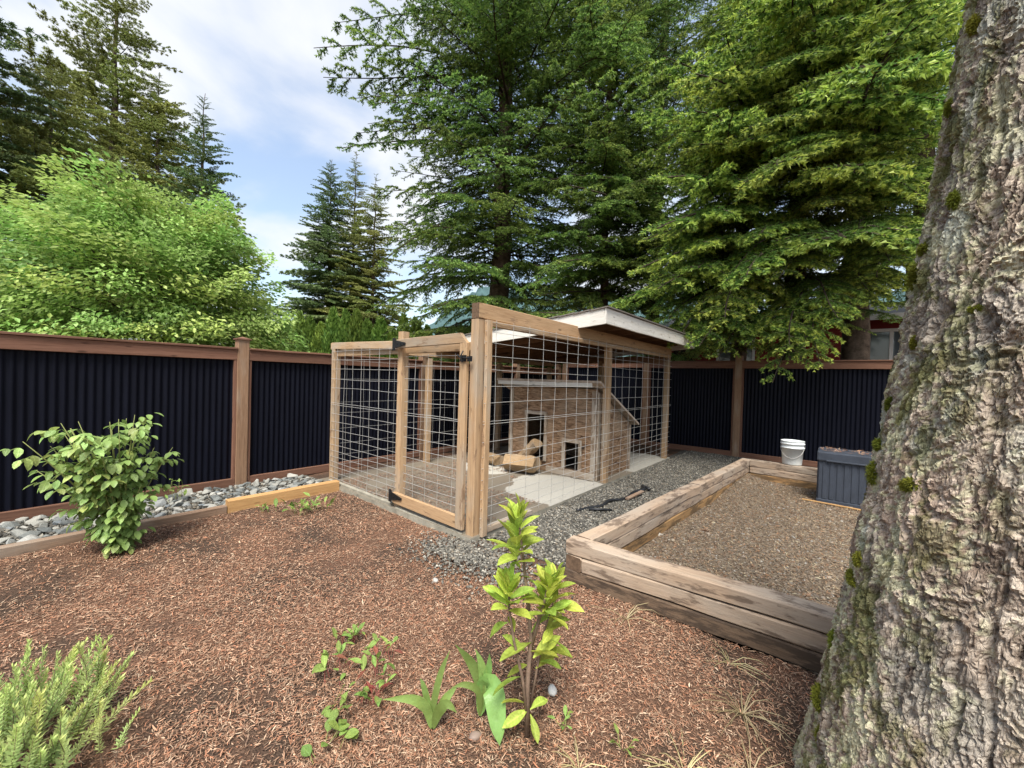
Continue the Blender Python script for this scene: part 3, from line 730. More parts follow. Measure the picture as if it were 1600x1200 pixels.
# firewood by the dog house
def log(name, p0, p1, r, label):
    L = (Vector(p1)-Vector(p0)).length; n = 16; V = []; Fc = []; R_ = random.Random(int(L*999))
    wob = [R_.uniform(.82, 1.12) for _ in range(n)]
    for i in range(7):
        for k in range(n):
            a = 2*math.pi*k/n; rr = r*wob[k]*(1+.06*math.sin(i*2.1+k*.9)); V.append((L*i/6+.02*math.cos(a*2)*(i in (0, 6)), rr*math.cos(a), rr*.85*math.sin(a)))
    for i in range(6):
        for k in range(n): k2 = (k+1) % n; Fc.append((i*n+k, i*n+k2, (i+1)*n+k2, (i+1)*n+k))
    Fc += [tuple(range(n-1, -1, -1)), tuple(6*n+k for k in range(n))]
    b = MB(); b.add(V, Fc); o = b.build(name, M['log_bark'], None, frame_mat(p0, p1))
    return tag(o, label, 'log', 'firewood pieces in front of the dog house')
log('firewood_log', (-4.12, 4.92, .20), (-3.60, 5.02, .22), .15, 'thick pale log lying before the taller doorway')
log('firewood_log', (-4.02, 5.17, .22), (-3.70, 5.16, .53), .11, 'short pale log leaning up against the taller doorway')
log('firewood_log', (-4.72, 5.15, .15), (-4.40, 5.05, .15), .11, 'stubby log beside the left corner of the dog house')

# ------------------------------------------------------------------ raised bed
BED = thing('raised_bed', 'low raised bed of stacked weathered timbers filled with brown gravel', 'raised bed', (-0.2, 5.1, 0))
TD, TH = .135, .108
def P_left(y, off): return (bed_left(y)+off, y)
for c in range(3):
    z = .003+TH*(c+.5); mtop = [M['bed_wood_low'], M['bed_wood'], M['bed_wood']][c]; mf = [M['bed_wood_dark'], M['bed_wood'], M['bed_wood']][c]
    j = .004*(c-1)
    # front course
    x0 = -1.58 if c != 1 else -1.58+TD+.004
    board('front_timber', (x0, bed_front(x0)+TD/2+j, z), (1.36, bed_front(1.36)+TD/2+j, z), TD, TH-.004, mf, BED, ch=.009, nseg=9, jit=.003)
    # long side course, in two lengths
    ya = bed_front(-1.5)+(TD+.004 if c != 1 else 0); yb = 7.68 if c != 1 else 7.68-.0
    cut = [4.7, 6.1, 5.2][c]
    for a_, b_ in ((ya, cut), (cut+.004, yb)):
        pa, pb = P_left(a_, TD/2+j), P_left(b_, TD/2+j)
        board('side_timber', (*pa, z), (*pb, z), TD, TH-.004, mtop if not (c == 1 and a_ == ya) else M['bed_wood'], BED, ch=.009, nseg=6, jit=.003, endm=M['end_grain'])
    xa_ = bed_left(7.6)+TD+.01
    board('back_timber', (xa_, 7.62+j, z), (1.36, 7.56+j, z), TD, TH-.004, mtop, BED, ch=.009, jit=.003)
    board('end_timber', (1.43, 2.84, z), (1.43, 7.62, z), TD, TH-.004, mtop, BED, ch=.009, jit=.003)
b = MB(); b.box(-1.583, -1.578, 2.625, 2.74, .115, .215)

# bucket
BK = thing('bucket', 'white plastic bucket standing on the far timber of the raised bed', 'bucket', (-.53, 7.70, .327))
b = MB(); b.lathe([(0, 0.004), (.125, 0.0), (.130, .012), (.145, .255), (.160, .257), (.161, .275), (.149, .279), (.150, .318), (.162, .320), (.163, .338), (.153, .342), (.153, .366), (.160, .368), (.158, .375), (.148, .374), (.122, .02), (0, .018)], 32)
body = b.build('body', M['bucket_plastic'], BK, wmat(BK), smooth=True)
b = MB(); b.tube([(.158*math.cos(t), .158*math.sin(t)*.97, .30-.19*math.sin(t)*1.0 if math.sin(t) > 0 else .30) for t in [math.pi*i/14 for i in range(15)]], .003, 5)
b.build('handle', M['wire'], BK, wmat(BK) @ Matrix.Rotation(math.pi, 4, 'Z'), smooth=True)

# storage box
SB = thing('storage_box', 'slate blue ribbed plastic deck box with debris on its lid', 'storage box', (.36, 7.0, .02))
bx0, bx1, by0, by1, bz0, bz1 = -.19, 1.02, 6.74, 7.28, .02, .70
def cbox(x0, x1, y0, y1, z0, z1, c):
    bm = bmesh.new(); bmesh.ops.create_cube(bm, size=1)
    for v in bm.verts: v.co = ((x0+x1)/2+v.co.x*(x1-x0), (y0+y1)/2+v.co.y*(y1-y0), (z0+z1)/2+v.co.z*(z1-z0))
    bmesh.ops.bevel(bm, geom=bm.edges[:], offset=c, segments=2, affect='EDGES', profile=.6)
    me = bpy.data.meshes.new('box'); bm.to_mesh(me); bm.free(); return me
def cput(name, args, m, parent): me = cbox(*args); me.materials.append(m); me.name = name; return put(name, me, parent)
cput('body', (bx0+.02, bx1-.02, by0+.02, by1-.02, bz0, bz1-.10, .012), M['box_plastic'], SB)
cput('base', (bx0+.005, bx1-.005, by0+.005, by1-.005, bz0-.01, bz0+.045, .01), M['box_plastic'], SB)
lid = cput('lid', (bx0, bx1, by0-.005, by1, bz1-.125, bz1, .018), M['box_plastic'], SB)
cput('lid_lip', (bx0+.10, bx1-.10, by0-.02, by0+.01, bz1-.125, bz1-.105, .006), M['box_plastic'], lid)
nr = 15
for i in range(nr):
    x = bx0+.09+(bx1-bx0-.18)*i/(nr-1)
    cput('rib', (x-.024, x+.024, by0+.012, by0+.03, bz0+.05, bz1-.135, .006), M['box_plastic'], SB)
for i in range(6):
    y = by0+.08+i*.07
    cput('rib', (bx0+.006, bx0+.03, y-.02, y+.02, bz0+.05, bz1-.135, .006), M['box_plastic'], SB)
bt = board('batten', (-.33, 6.66, .038), (.75, 6.58, .038), .02, .018, M['edge_new']); tag(bt, 'thin pale wooden batten lying in front of the storage box', 'batten')

# drain hose and stick on the gravel
b = MB()
pts = [(-2.30, 4.05, .05), (-2.24, 4.25, .055), (-2.17, 4.42, .06), (-2.17, 4.62, .10), (-2.10, 4.80, .065), (-2.09, 4.98, .06), (-2.12, 5.3, .06), (-2.05, 5.46, .10), (-2.14, 5.62, .10), (-1.98, 5.55, .06)]
sm = []
for i in range(len(pts)-1):
    for k in range(5):
        t = k/5; p_ = [Vector(pts[max(0, min(len(pts)-1, i+q))]) for q in (-1, 0, 1, 2)]
        sm.append(0.5*((2*p_[1])+(-p_[0]+p_[2])*t+(2*p_[0]-5*p_[1]+4*p_[2]-p_[3])*t*t+(-p_[0]+3*p_[1]-3*p_[2]+p_[3])*t**3))
b.tube([Vector((q.x, q.y, .03+(q.z-.03)*.45)) for q in sm], [.017 if i % 2 else .021 for i in range(len(sm))], 8)
tag(b.build('drain_hose', M['hose'], None, smooth=True), 'kinked black drain hose lying on the grey gravel', 'hose')
b = MB(); b.tube([(-2.20, 4.15, .055), (-2.0, 4.33, .05)], [.02, .012], 7)
tag(b.build('hose_stub', M['hose'], None, smooth=True), 'short black hose end beside the kinked drain hose', 'hose')
tag(board('stick', (-2.04, 4.86, .06), (-2.02, 5.32, .065), .05, .025, M['edge_old']), 'flat brown stick lying on the gravel beside the hose', 'stick')

# ------------------------------------------------------------------ red house beyond the back fence
HS = thing('red_house', 'red lap sided house with white window trim behind the far fence', 'house', (1.5, 16, 0))
b = MB(); b.box(-5.2, 8.0, 15.6, 21, 0, 3.55); b.build('wall', M['red_siding'], HS)
k = 0; z = 1.4
while z < 3.5:
    board('siding_board', (-5.2, 15.585, z+.06), (8.0, 15.585, z+.06), .02, .132, M['red_siding'], HS, up=(0, .12, 1), nseg=2, jit=.0); z += .13
for (xa_, xb_) in ((-3.3, -2.3), (.50, 1.75), (3.6, 4.8)):
    b = MB(); b.box(xa_, xb_, 15.545, 15.56, 2.2, 3.22); wdw = b.build('window', M['glass'], HS)
    for p0_, p1_, up_ in (((xa_-.05, 15.54, 2.15), (xa_-.05, 15.54, 3.28), (0, 1, 0)), ((xb_+.05, 15.54, 2.15), (xb_+.05, 15.54, 3.28), (0, 1, 0)), (((xa_+xb_)/2, 15.54, 2.2), ((xa_+xb_)/2, 15.54, 3.22), (0, 1, 0))):
        board('frame', p0_, p1_, .08, .05, M['trim_white'], wdw, up=up_)
    board('frame', (xa_, 15.54, 3.26), (xb_, 15.54, 3.26), .05, .09, M['trim_white'], wdw); board('sill', (xa_-.1, 15.53, 2.12), (xb_+.1, 15.53, 2.12), .09, .06, M['trim_white'], wdw)
b = MB(); b.add([(-5.7, 15.0, 3.66), (8.5, 15.0, 3.66), (8.5, 18.4, 4.5), (-5.7, 18.4, 4.5), (-5.7, 21.6, 3.66), (8.5, 21.6, 3.66)], [(0, 1, 2, 3), (3, 2, 5, 4)])
b.v += [(x, y, z-.12) for (x, y, z) in b.v]; b.f += [(9, 8, 7, 6), (10, 11, 8, 9)]
hr = b.build('roof', M['roof_far'], HS); board('fascia', (-5.7, 14.98, 3.58), (8.5, 14.98, 3.58), .03, .16, M['trim_white'], hr)

# ------------------------------------------------------------------ big trunk in the foreground
TR_C = (0.585, 1.915)
def trunk_r(z): return np.interp(z, [-.2, 0, .3, .7, 1.2, 1.67, 2.2, 2.83, 4, 10], [.78, .70, .635, .572, .505, .447, .392, .335, .31, .25])
def trunk_cx(z): return TR_C[0]+np.interp(z, [0, 1.2, 2.83, 10], [0, .005, .035, .10])
BIG = thing('big_fir_tree', 'huge flaky grey brown fir trunk with moss and lichen in the right foreground', 'tree', (*TR_C, 0))
def bark_mat():
    m = attr_mat('flaky_bark', rough=.95, spec=.12); nt = m.node_tree; b = nt.nodes['Principled BSDF']
    v = obj_coords(nt, (1, 1, .35), False)
    w = nd(nt, 'ShaderNodeTexNoise', {'Vector': v, 'Scale': 18.0, 'Detail': 3.0})
    v2 = nd(nt, 'ShaderNodeVectorMath', {0: v, 1: nd(nt, 'ShaderNodeVectorMath', {0: w.outputs['Color'], 3: .12}, operation='SCALE').outputs[0]}, operation='ADD').outputs[0]
    vo = nd(nt, 'ShaderNodeTexVoronoi', {'Vector': v2, 'Scale': 70.0}, feature='DISTANCE_TO_EDGE')
    no = nd(nt, 'ShaderNodeTexNoise', {'Vector': v2, 'Scale': 130.0, 'Detail': 5.0, 'Roughness': .7})
    h = math_(nt, 'ADD', math_(nt, 'MINIMUM', math_(nt, 'MULTIPLY', vo.outputs['Distance'], 3.0), .6), no.outputs['Fac'])
    bump(nt, b, h, .8, .006); return m
def big_trunk():
    ac = math.atan2(-TR_C[1], -TR_C[0])
    th = np.concatenate([np.linspace(ac-1.85, ac+1.65, 470), np.linspace(ac+1.65, ac-1.85+2*math.pi, 90)[1:-1]])
    zz = np.concatenate([np.linspace(-.15, 3.35, 600), np.linspace(3.4, 10, 60)])
    T_, Z_ = np.meshgrid(th, zz); t = T_.ravel(); z = Z_.ravel()
    R0 = trunk_r(z); s = t*0.5; n = len(t)
    # root flare lobes
    R0 = R0*(1+0.04*np.exp(-z/.5)*np.sin(t*5+1.0))
    P3 = np.stack([np.cos(t)*.5, np.sin(t)*.5, z], 1)
    wx = (fbm(P3*np.array([5, 5, 3.2]), 51, 4)-.5); wz = (fbm(P3*np.array([5, 5, 3.2])+9, 55, 4)-.5)
    wx2 = (fbm(P3*22, 57, 3)-.5)*.35; wz2 = (fbm(P3*22+4, 58, 3)-.5)*.5
    def layers(n_, k, soft=.22):
        q = n_*k; fl = np.floor(q); return (fl+sstep(0, soft, q-fl))/k, fl
    # furrows run up the stem; between them the bark flakes off in thin overlapping layers
    fur = np.abs(fbm(np.stack([s*9+wx*1.6+wx2*.6, z*1.5+wz*.8, z*0], 1), 61, 3)*2-1)
    fur2 = np.abs(fbm(np.stack([s*26+wx*2+wx2*1.5, z*5+wz*1.5+wz2, z*0+5], 1), 62, 3)*2-1)
    ang = 0.7*(fbm(P3*np.array([3.2, 3.2, 2.2])+3, 71, 3)-.5)
    cu, cz = s*np.cos(ang)-z*np.sin(ang), s*np.sin(ang)+z*np.cos(ang)
    L1, k1 = layers(fbm(np.stack([cu*30+wx2*2.5, cz*9+wz2*2.5, z*0], 1), 63, 4), 9, .15)
    L2, k2 = layers(fbm(np.stack([cu*70+wx2*4, cz*24+wz2*4, z*0+3], 1), 64, 3), 8, .22)
    L3, k3 = layers(fbm(np.stack([cu*140+wx2*5, cz*62+wz2*5, z*0+7], 1), 66, 2), 5, .4)
    w1, w2, wid_, woy = worley(np.stack([cu*58+wx2*5, cz*30+wz2*5], 1), 67)
    fine = fbm(P3*np.array([150, 150, 70]), 81, 3)
    hid = _hash(k1.astype(np.int64), k2.astype(np.int64), k3.astype(np.int64), 5); gid = _hash(k1.astype(np.int64), k2.astype(np.int64)*0, (np.floor(z*7)+np.floor(s*15)*31).astype(np.int64), 6)*.35+.65*fbm(np.stack([cu*30, cz*12, z*0], 1), 68, 3)
    low = fbm(P3*np.array([7, 7, 4]), 85, 3)-.5
    disp = .024*L1+.017*L2+.008*L3-.014*(1-sstep(0, .15, fur))-.008*(1-sstep(0, .14, fur2))-.006*(1-sstep(0, .20, w2-w1))-.006*woy*wid_+.003*(fine-.5)+.010*low-.030
    damp = np.where(z > 3.3, .8, 1)
    R = R0+disp*damp
    X = trunk_cx(z)+R*np.cos(t); Y = TR_C[1]+R*np.sin(t)
    V = np.stack([X, Y, z], 1)
    # colour: flakes from pinkish tan to grey, pale lichen on the left side, some moss, pale bluish blotches
    A = np.array([.22, .175, .145]); B = np.array([.52, .46, .40]); C = np.array([.27, .255, .235]); D = np.array([.115, .085, .068])
    m1 = np.clip(sstep(.2, .85, gid*.4+.3*hid+.35*wid_), 0, 1)[:, None]; c = A*(1-m1)+B*m1
    mg = sstep(.45, .60, fbm(P3*np.array([6, 6, 4])+2, 91, 4))[:, None]; c = c*(1-mg*.7)+(C*(.65+.7*m1))*mg*.7
    md = sstep(.53, .68, fbm(np.stack([cu*60+wx2*4, cz*14+wz2*4, z*0], 1), 93, 4))[:, None]; c = c*(1-md*.75)+D*md*.75
    mr = sstep(.58, .70, fbm(P3*np.array([5, 5, 2.5])+8, 94, 3))[:, None]; c = c*(1-mr*.3)+np.array([.46, .34, .29])*mr*.3
    rel = (t-ac+math.pi) % (2*math.pi)-math.pi                      # 0 faces camera, negative = left side seen from camera
    left = sstep(.25, -.95, rel)
    lich = fbm(P3*np.array([16, 16, 8]), 95, 4)*.5+fbm(P3*60, 97, 3)*.5
    ml = sstep(.62-.12*left, .67-.11*left, lich)*(.12+.88*left)
    c = c*(1-ml[:, None]*.85)+(np.array([.50, .51, .36])*(.7+.5*hid[:, None]))*ml[:, None]*.85
    mb_ = sstep(.62, .70, fbm(P3*np.array([9, 9, 5])+7, 99, 4))*sstep(.55, 1.2, z)*(.25+.75*left)
    c = c*(1-mb_[:, None]*.7)+np.array([.46, .50, .46])*mb_[:, None]*.7
    mm = sstep(.60-.10*left, .70-.08*left, fbm(P3*np.array([11, 11, 8])+3, 87, 4)*.7+.3*fine)*left
    c = c*(1-mm[:, None]*.8)+np.array([.095, .105, .025])*mm[:, None]*.8
    c = c*(.8+.4*fine[:, None])*np.array([1.05, 1.0, .92])
    nn, nz = len(th), len(zz)
    i = (np.arange(nz-1)[:, None]*nn+np.arange(nn)[None, :]); j = (np.arange(nz-1)[:, None]*nn+(np.arange(nn)+1)[None, :] % nn)
    q = np.stack([i.ravel(), j.ravel(), (j+nn).ravel(), (i+nn).ravel()], 1)
    return np_mesh('trunk', V, [q], bark_mat(), attrs={'Col': c}, smooth=False), V.reshape(nz, nn, 3), th, zz, ac
tr_me, TV, TTH, TZZ, TAC = big_trunk()
put('trunk', tr_me, BIG)
# moss tufts sitting on the bark
def tuft_mesh(seed, n=800, ln=.010, w=.0022):
    r = np.random.default_rng(seed); d = r.normal(size=(n, 3)); d /= np.linalg.norm(d, axis=1)[:, None]; d[:, 2] = np.abs(d[:, 2])
    p = d*np.array([.034, .020, .016])*r.uniform(.5, 1, (n, 1)); dd = d+r.normal(size=(n, 3))*.6; dd /= np.linalg.norm(dd, axis=1)[:, None]
    u = np.cross(dd, r.normal(size=(n, 3))); u /= np.linalg.norm(u, axis=1)[:, None]
    V = np.stack([p-u*w, p+u*w, p+dd*ln*r.uniform(.6, 1.4, (n, 1))], 1).reshape(-1, 3)
    return np_mesh('moss_tuft', V, [np.arange(3*n).reshape(-1, 3)], M['moss'])
TUFTS = [tuft_mesh(s) for s in (1, 2, 3)]
for (zt, rel, sc) in [(3.0,-.80,1.0),(2.66,-.95,1.1),(2.45,-1.08,.9),(2.12,-.80,1.0),(2.02,-1.16,1.1),(1.93,-1.18,1.6),(1.78,-.55,.6),(1.70,-.98,.8),(1.5,-1.18,1.0),(1.36,-1.2,1.1),(1.27,-.72,1.2),(1.26,-1.16,1.4),(.98,-1.0,1.0),(.90,-1.05,1.1),(.72,-.85,.7),(.62,-1.22,1.3),(.40,-1.2,1.5),(.30,-1.1,1.3),(1.15,.3,.7)]:
    iz = int(np.argmin(abs(TZZ-zt))); it = int(np.argmin(abs(TTH-(TAC+rel)))); p = Vector(TV[iz, it])
    n_ = Vector((math.cos(TAC+rel), math.sin(TAC+rel), 0)); x_ = Vector((-n_.y, n_.x, 0))
    mw = Matrix(((x_.x, 0, n_.x, p.x), (x_.y, 0, n_.y, p.y), (0, 1, 0, p.z), (0, 0, 0, 1))) @ Matrix.Rotation(rnd.uniform(-.6, .6)+math.pi/2*rnd.choice((0, 1)), 4, 'Z') @ Matrix.Scale(sc*.85, 4)
    put('moss_tuft', rnd.choice(TUFTS), BIG, mw)

# ------------------------------------------------------------------ conifers
def needle_mesh(name, S, D, LN, TP, mats, dens=150, nl=.026, nw=.0062, seed=1, wood_mb=None, flat=.55):
    r = np.random.default_rng(seed); S, D, LN, TP = map(np.asarray, (S, D, LN, TP))
    cnt = np.maximum(3, (LN*dens).astype(int)); idx = np.repeat(np.arange(len(S)), cnt); n = len(idx)
    t = r.uniform(0, 1, n); d = D[idx]; up = np.tile([0, 0, 1.0], (n, 1))
    a = np.cross(d, up); a /= np.linalg.norm(a, axis=1)[:, None]+1e-9; b_ = np.cross(a, d)
    ph = r.uniform(0, 2*np.pi, n)
    nd_ = d*r.uniform(.35, .8, (n, 1))+a*np.cos(ph)[:, None]+b_*(np.sin(ph)*flat)[:, None]; nd_ /= np.linalg.norm(nd_, axis=1)[:, None]
    p = S[idx]+d*(LN[idx]*t)[:, None]
    l = nl*r.uniform(.7, 1.2, n)*(1-.25*t)
    w = np.cross(nd_, r.normal(size=(n, 3))); w /= np.linalg.norm(w, axis=1)[:, None]
    V = np.stack([p-w*nw/2, p+w*nw/2, p+nd_*l[:, None]], 1).reshape(-1, 3)
    tip = np.repeat(np.clip(TP[idx]*sstep(.35, .8, t)*r.uniform(.7, 1.1, n), 0, 1)+r.uniform(0, .12, n), 3)
    F3 = np.arange(3*n).reshape(-1, 3)
    mi = np.zeros(n, int)
    faces = [F3]
    if wood_mb is not None and wood_mb.v:
        o = len(V); V = np.concatenate([V, np.array(wood_mb.v)]); fq = np.array([f for f in wood_mb.f])+o
        faces.append(fq); mi = np.concatenate([mi, np.ones(len(fq), int)]); tip = np.concatenate([tip, np.zeros(len(wood_mb.v))])
    return np_mesh(name, V, faces, mats, mi, {'tip': tip})
def bough_mesh(seed, L=2.4, droop=.22, dens=175, spread=.40, hang=.25, tipamt=.9, nl=.036, nw=.015, lat_step=.054, mats=None):
    r = random.Random(seed); S, D, LN, TP = [], [], [], []; wb = MB()
    def axis_p(t): return Vector((L*t, L*.03*math.sin(t*5+seed), L*(.10*t-droop*t*t)))
    n = 12; wb.tube([axis_p(i/n) for i in range(n+1)], [.017*(1-.85*i/n)+.002 for i in range(n+1)], 4, False)
    t = .10; side = 1
    while t < 1.0:
        p = axis_p(t); tg = (axis_p(min(1, t+.02))-axis_p(t-.02)).normalized()
        side = -side; ln = L*spread*((1-t)**.75*min(1, .35+t*2.2))*r.uniform(.6, 1.15)+.10
        an = math.radians(r.uniform(42, 68)); latd = Vector((tg.x*math.cos(an), side*math.sin(an), tg.z*math.cos(an)+r.uniform(-.12, .1))).normalized()
        m = max(2, int(ln/.16)); q = p.copy(); dd = latd.copy(); pts = [q.copy()]
        for k in range(m):
            seg = ln/m; last = (k == m-1)
            S.append(tuple(q)); D.append(tuple(dd)); LN.append(seg); TP.append(tipamt if last else .12)
            ns = max(2, int(seg/.05))
            for e in range(ns):
                for sd in (-1, 1):
                    if r.random() < .16: continue
                    u = (e+.5+r.uniform(-.3, .3))/ns; sp = q+dd*seg*u
                    sl_ = (.05+.15*(1-(k+u)/m)**.7*min(1, ln*1.8))*r.uniform(.6, 1.15)
                    pr = dd.cross(Vector((0, 0, 1))).normalized()*sd; a2 = math.radians(r.uniform(38, 62))
                    sdv = (dd*math.cos(a2)+pr*math.sin(a2)+Vector((0, 0, r.uniform(-.35, .12)-hang*.5))).normalized()
                    S.append(tuple(sp)); D.append(tuple(sdv)); LN.append(sl_); TP.append(tipamt*r.uniform(.5, 1.0))
            q = q+dd*seg; dd = (dd+Vector((0, 0, -hang*seg*2.2*r.uniform(.5, 1.4)))+Vector((.05, 0, 0))).normalized(); pts.append(q.copy())
        wb.tube(pts, [.006*(1-.8*i/len(pts))+.001 for i in range(len(pts))], 3, False)
        t += lat_step*r.uniform(.6, 1.3)
    wb.f = [f for f in wb.f if len(f) == 4]
    return needle_mesh('bough', S, D, LN, TP, mats, dens, nl, nw, seed, wb)
BM = [M['fir_deep'], M['twig_dark']]
BOUGHS = [bough_mesh(201+i, droop=d, hang=h, spread=s, mats=BM) for i, (d, h, s) in enumerate([(.20, .45, .40), (.30, .6, .36), (.12, .3, .44), (.36, .75, .34), (.24, .5, .42)])]
# sparser boughs for far trees: coarser needles, fewer of them
FARB = [bough_mesh(301+i, droop=d, hang=h, spread=s, dens=105, nl=.085, nw=.032, lat_step=.07, tipamt=.6, mats=BM) for i, (d, h, s) in enumerate([(.16, .2, .34), (.26, .35, .32), (.08, .15, .36)])]
NEARB = [bough_mesh(351+i, droop=d, hang=h, spread=s, dens=235, nl=.044, nw=.015, lat_step=.062, tipamt=1.1, mats=BM) for i, (d, h, s) in enumerate([(.20, .95, .36), (.30, 1.15, .34), (.14, .8, .40)])]
def put_bough(tree, me, p, az, tilt, sc, roll_, mat_):
    mw = Matrix.Translation(p) @ Matrix.Rotation(az, 4, 'Z') @ Matrix.Rotation(-tilt, 4, 'Y') @ Matrix.Rotation(roll_, 4, 'X') @ Matrix.Diagonal((sc, sc*rnd.uniform(.85, 1.15), sc, 1))
    o = put('bough', me, tree, mw)
    if mat_ is not None:
        o.material_slots[0].link = 'OBJECT'; o.material_slots[0].material = mat_
    return o
def conifer(name, label, loc, H, r0, z_lo, rad, step, per, mat_, meshes, group, tilt0=-.05, tilt1=.35, taper=1.0, lean=0, base_len=2.4, gap=.0, azr=None, zmax=99, trunk_top=None, cat='tree'):
    t = thing(name, label, cat, (*loc, 0), 0, group)
    n = 22; th = trunk_top or H; b = MB()
    pts = [(loc[0]+lean*(th*i/n)+.04*math.sin(i*1.3+H), loc[1]+.04*math.cos(i*1.7), -.1+(th+.1)*i/n) for i in range(n+1)]
    b.tube(pts, [max(.012, r0*(1-.97*(th*i/n)/H)*(1+.25*math.exp(-i*.9))) for i in range(n+1)], 12, False)
    b.build('trunk', M['fir_bark'], t, smooth=True)
    z = z_lo; k = 0
    while z < min(H-.12, zmax):
        f = (z-z_lo)/(H-z_lo); R = rad*((1-f)**taper)*min(1, .55+f*4)+.10
        cnt = per if f < .85 else max(3, per-1); off = rnd.uniform(0, 6.28)
        for i in range(cnt):
            if rnd.random() < gap: continue
            az = off+2*math.pi*i/cnt+rnd.uniform(-.35, .35)
            if azr and not azr(az, z): continue
            Rr = R*rnd.uniform(.7, 1.15); zz = z+rnd.uniform(-.4, .4)*step
            put_bough(t, rnd.choice(meshes), (loc[0]+lean*zz, loc[1], zz), az, tilt0+(tilt1-tilt0)*f+rnd.gauss(0, .10), Rr/base_len, rnd.gauss(0, .15), mat_)
        z += step*(1 if f < .8 else .75)*rnd.uniform(.85, 1.15)
    return t
GF = 'tall firs behind the pen and the back fence'
conifer('fir_tree', 'tall fir with thick straight trunk rising behind the pen gate corner', (-8.75, 9.85), 24, .40, 2.3, 4.9, .44, 5, M['fir_deep'], BOUGHS, GF, -.02, .15, .35, zmax=16, trunk_top=19)
conifer('fir_tree', 'slender dark stemmed fir right behind the white edged pen roof', (-5.45, 10.75), 19, .16, 2.7, 3.1, .50, 4, M['fir_deep'], BOUGHS, GF, 0, .2, .4, zmax=14.5, trunk_top=16)
conifer('fir_tree', 'dense dark fir filling the gap behind the slender stemmed fir', (-4.9, 13.4), 24, .26, 2.6, 3.9, .48, 5, M['fir_deep'], BOUGHS, GF, -.05, .2, .35, gap=.45, zmax=16.5, trunk_top=18)
conifer('fir_tree', 'fir with drooping fresh tipped boughs over the pen roof end', (-1.95, 11.2), 21, .20, 2.6, 3.1, .52, 4, M['fir_near'], BOUGHS, GF, -.05, .15, .35, zmax=13, trunk_top=16)
conifer('fir_tree', 'fir with pale new tips hanging over the raised bed fence', (-.80, 10.75), 21, .24, 3.2, 3.2, .46, 5, M['fir_near'], BOUGHS, GF, -.05, .15, .35, gap=.25, zmax=12.5, trunk_top=16)
conifer('fir_tree', 'dark trunked fir behind the fence just left of the foreground trunk', (.25, 12.2), 22, .29, 3.5, 3.5, .52, 5, M['fir_deep'], BOUGHS, GF, -.05, .15, .35, gap=.2, zmax=13.5, trunk_top=16)
conifer('fir_tree', 'rearmost fir half hidden behind the foreground trunk edge', (1.5, 14.2), 22, .28, 4.6, 3.8, .55, 5, M['fir_deep'], BOUGHS, GF, -.05, .15, .35, gap=.3, zmax=15, trunk_top=17)
# hand placed overhanging boughs of the near firs (children of those trees)
FT = [o for o in COL.objects if o.name.startswith('fir_tree')]
near = [o for o in FT if 'fresh tipped' in o['label']][0]; near2 = [o for o in FT if 'pale new tips' in o['label']][0]; near3 = [o for o in FT if 'dark trunked' in o['label']][0]
def over(tree, p, tip, k, sc=1.0, roll_=0, mat_=M['fir_near']):
    """a bough growing from p towards tip"""
    p, tip = Vector(p), Vector(tip); d = tip-p; L = d.length; az = math.atan2(d.y, d.x); drop = [.10, .20, .04][k % 3]
    put_bough(tree, NEARB[k % 3], p, az, math.asin(max(-1, min(1, d.z/L)))+drop, L/2.4*sc, roll_, mat_)
for tip, k, z0 in (((-.78, 7.9, 1.62), 3, 3.3), ((-.16, 7.9, 1.95), 1, 3.5), ((.05, 7.8, 2.6), 4, 3.9), ((-1.1, 7.9, 2.3), 3, 3.6), ((-.5, 7.5, 2.2), 1, 3.8), ((-.72, 7.7, 3.3), 0, 4.5), ((-1.3, 7.6, 3.5), 4, 5.0), ((-.05, 7.6, 4.3), 0, 5.4), ((-.4, 7.2, 5.2), 4, 6.2)):
    over(near2, (-.80, 10.6, z0), tip, k)
for tip, k, z0 in (((-2.15, 7.5, 2.35), 1, 3.9), ((-1.75, 7.2, 2.2), 0, 3.7), ((-2.5, 7.6, 2.75), 2, 4.2), ((-1.3, 7.0, 2.6), 1, 4.2), ((-1.61, 7.9, 2.05), 3, 3.3), ((-2.0, 8.0, 2.45), 1, 3.6), ((-1.5, 7.8, 2.8), 0, 4.1), ((-2.5, 7.9, 3.4), 4, 4.6), ((-3.1, 8.0, 4.5), 0, 5.5), ((-2.2, 7.5, 4.3), 1, 5.4), ((-3.2, 8.0, 6.3), 4, 7.0), ((-1.6, 7.3, 5.6), 0, 6.5)):
    over(near, (-1.95, 11.1, z0), tip, k)
for tip, k, z0 in (((.51, 7.7, 5.6), 4, 6.6), ((.85, 7.9, 6.2), 0, 7.2), ((.0, 7.9, 5.3), 1, 6.4), ((.3, 8.0, 3.9), 1, 5.0), ((.75, 8.2, 4.7), 4, 5.8)):
    over(near3, (.25, 12.0, z0), tip, k)
thick = [o for o in FT if 'thick straight' in o['label']][0]
for k, tip in enumerate(((-12.07, 5.12, 11.09), (-12.02, 5.83, 12.3), (-12.34, 5.53, 10.54), (-11.25, 6.41, 9.22), (-10.92, 6.03, 8.62), (-11.03, 6.55, 7.09), (-11.21, 7.03, 5.71), (-9.95, 6.88, 12.28))):
    over(thick, (-8.75, 9.85, tip[2]+.4+.15*(k % 3)), tip, k, 1.0, 0, M['fir_deep'])
ob = random.Random(5)
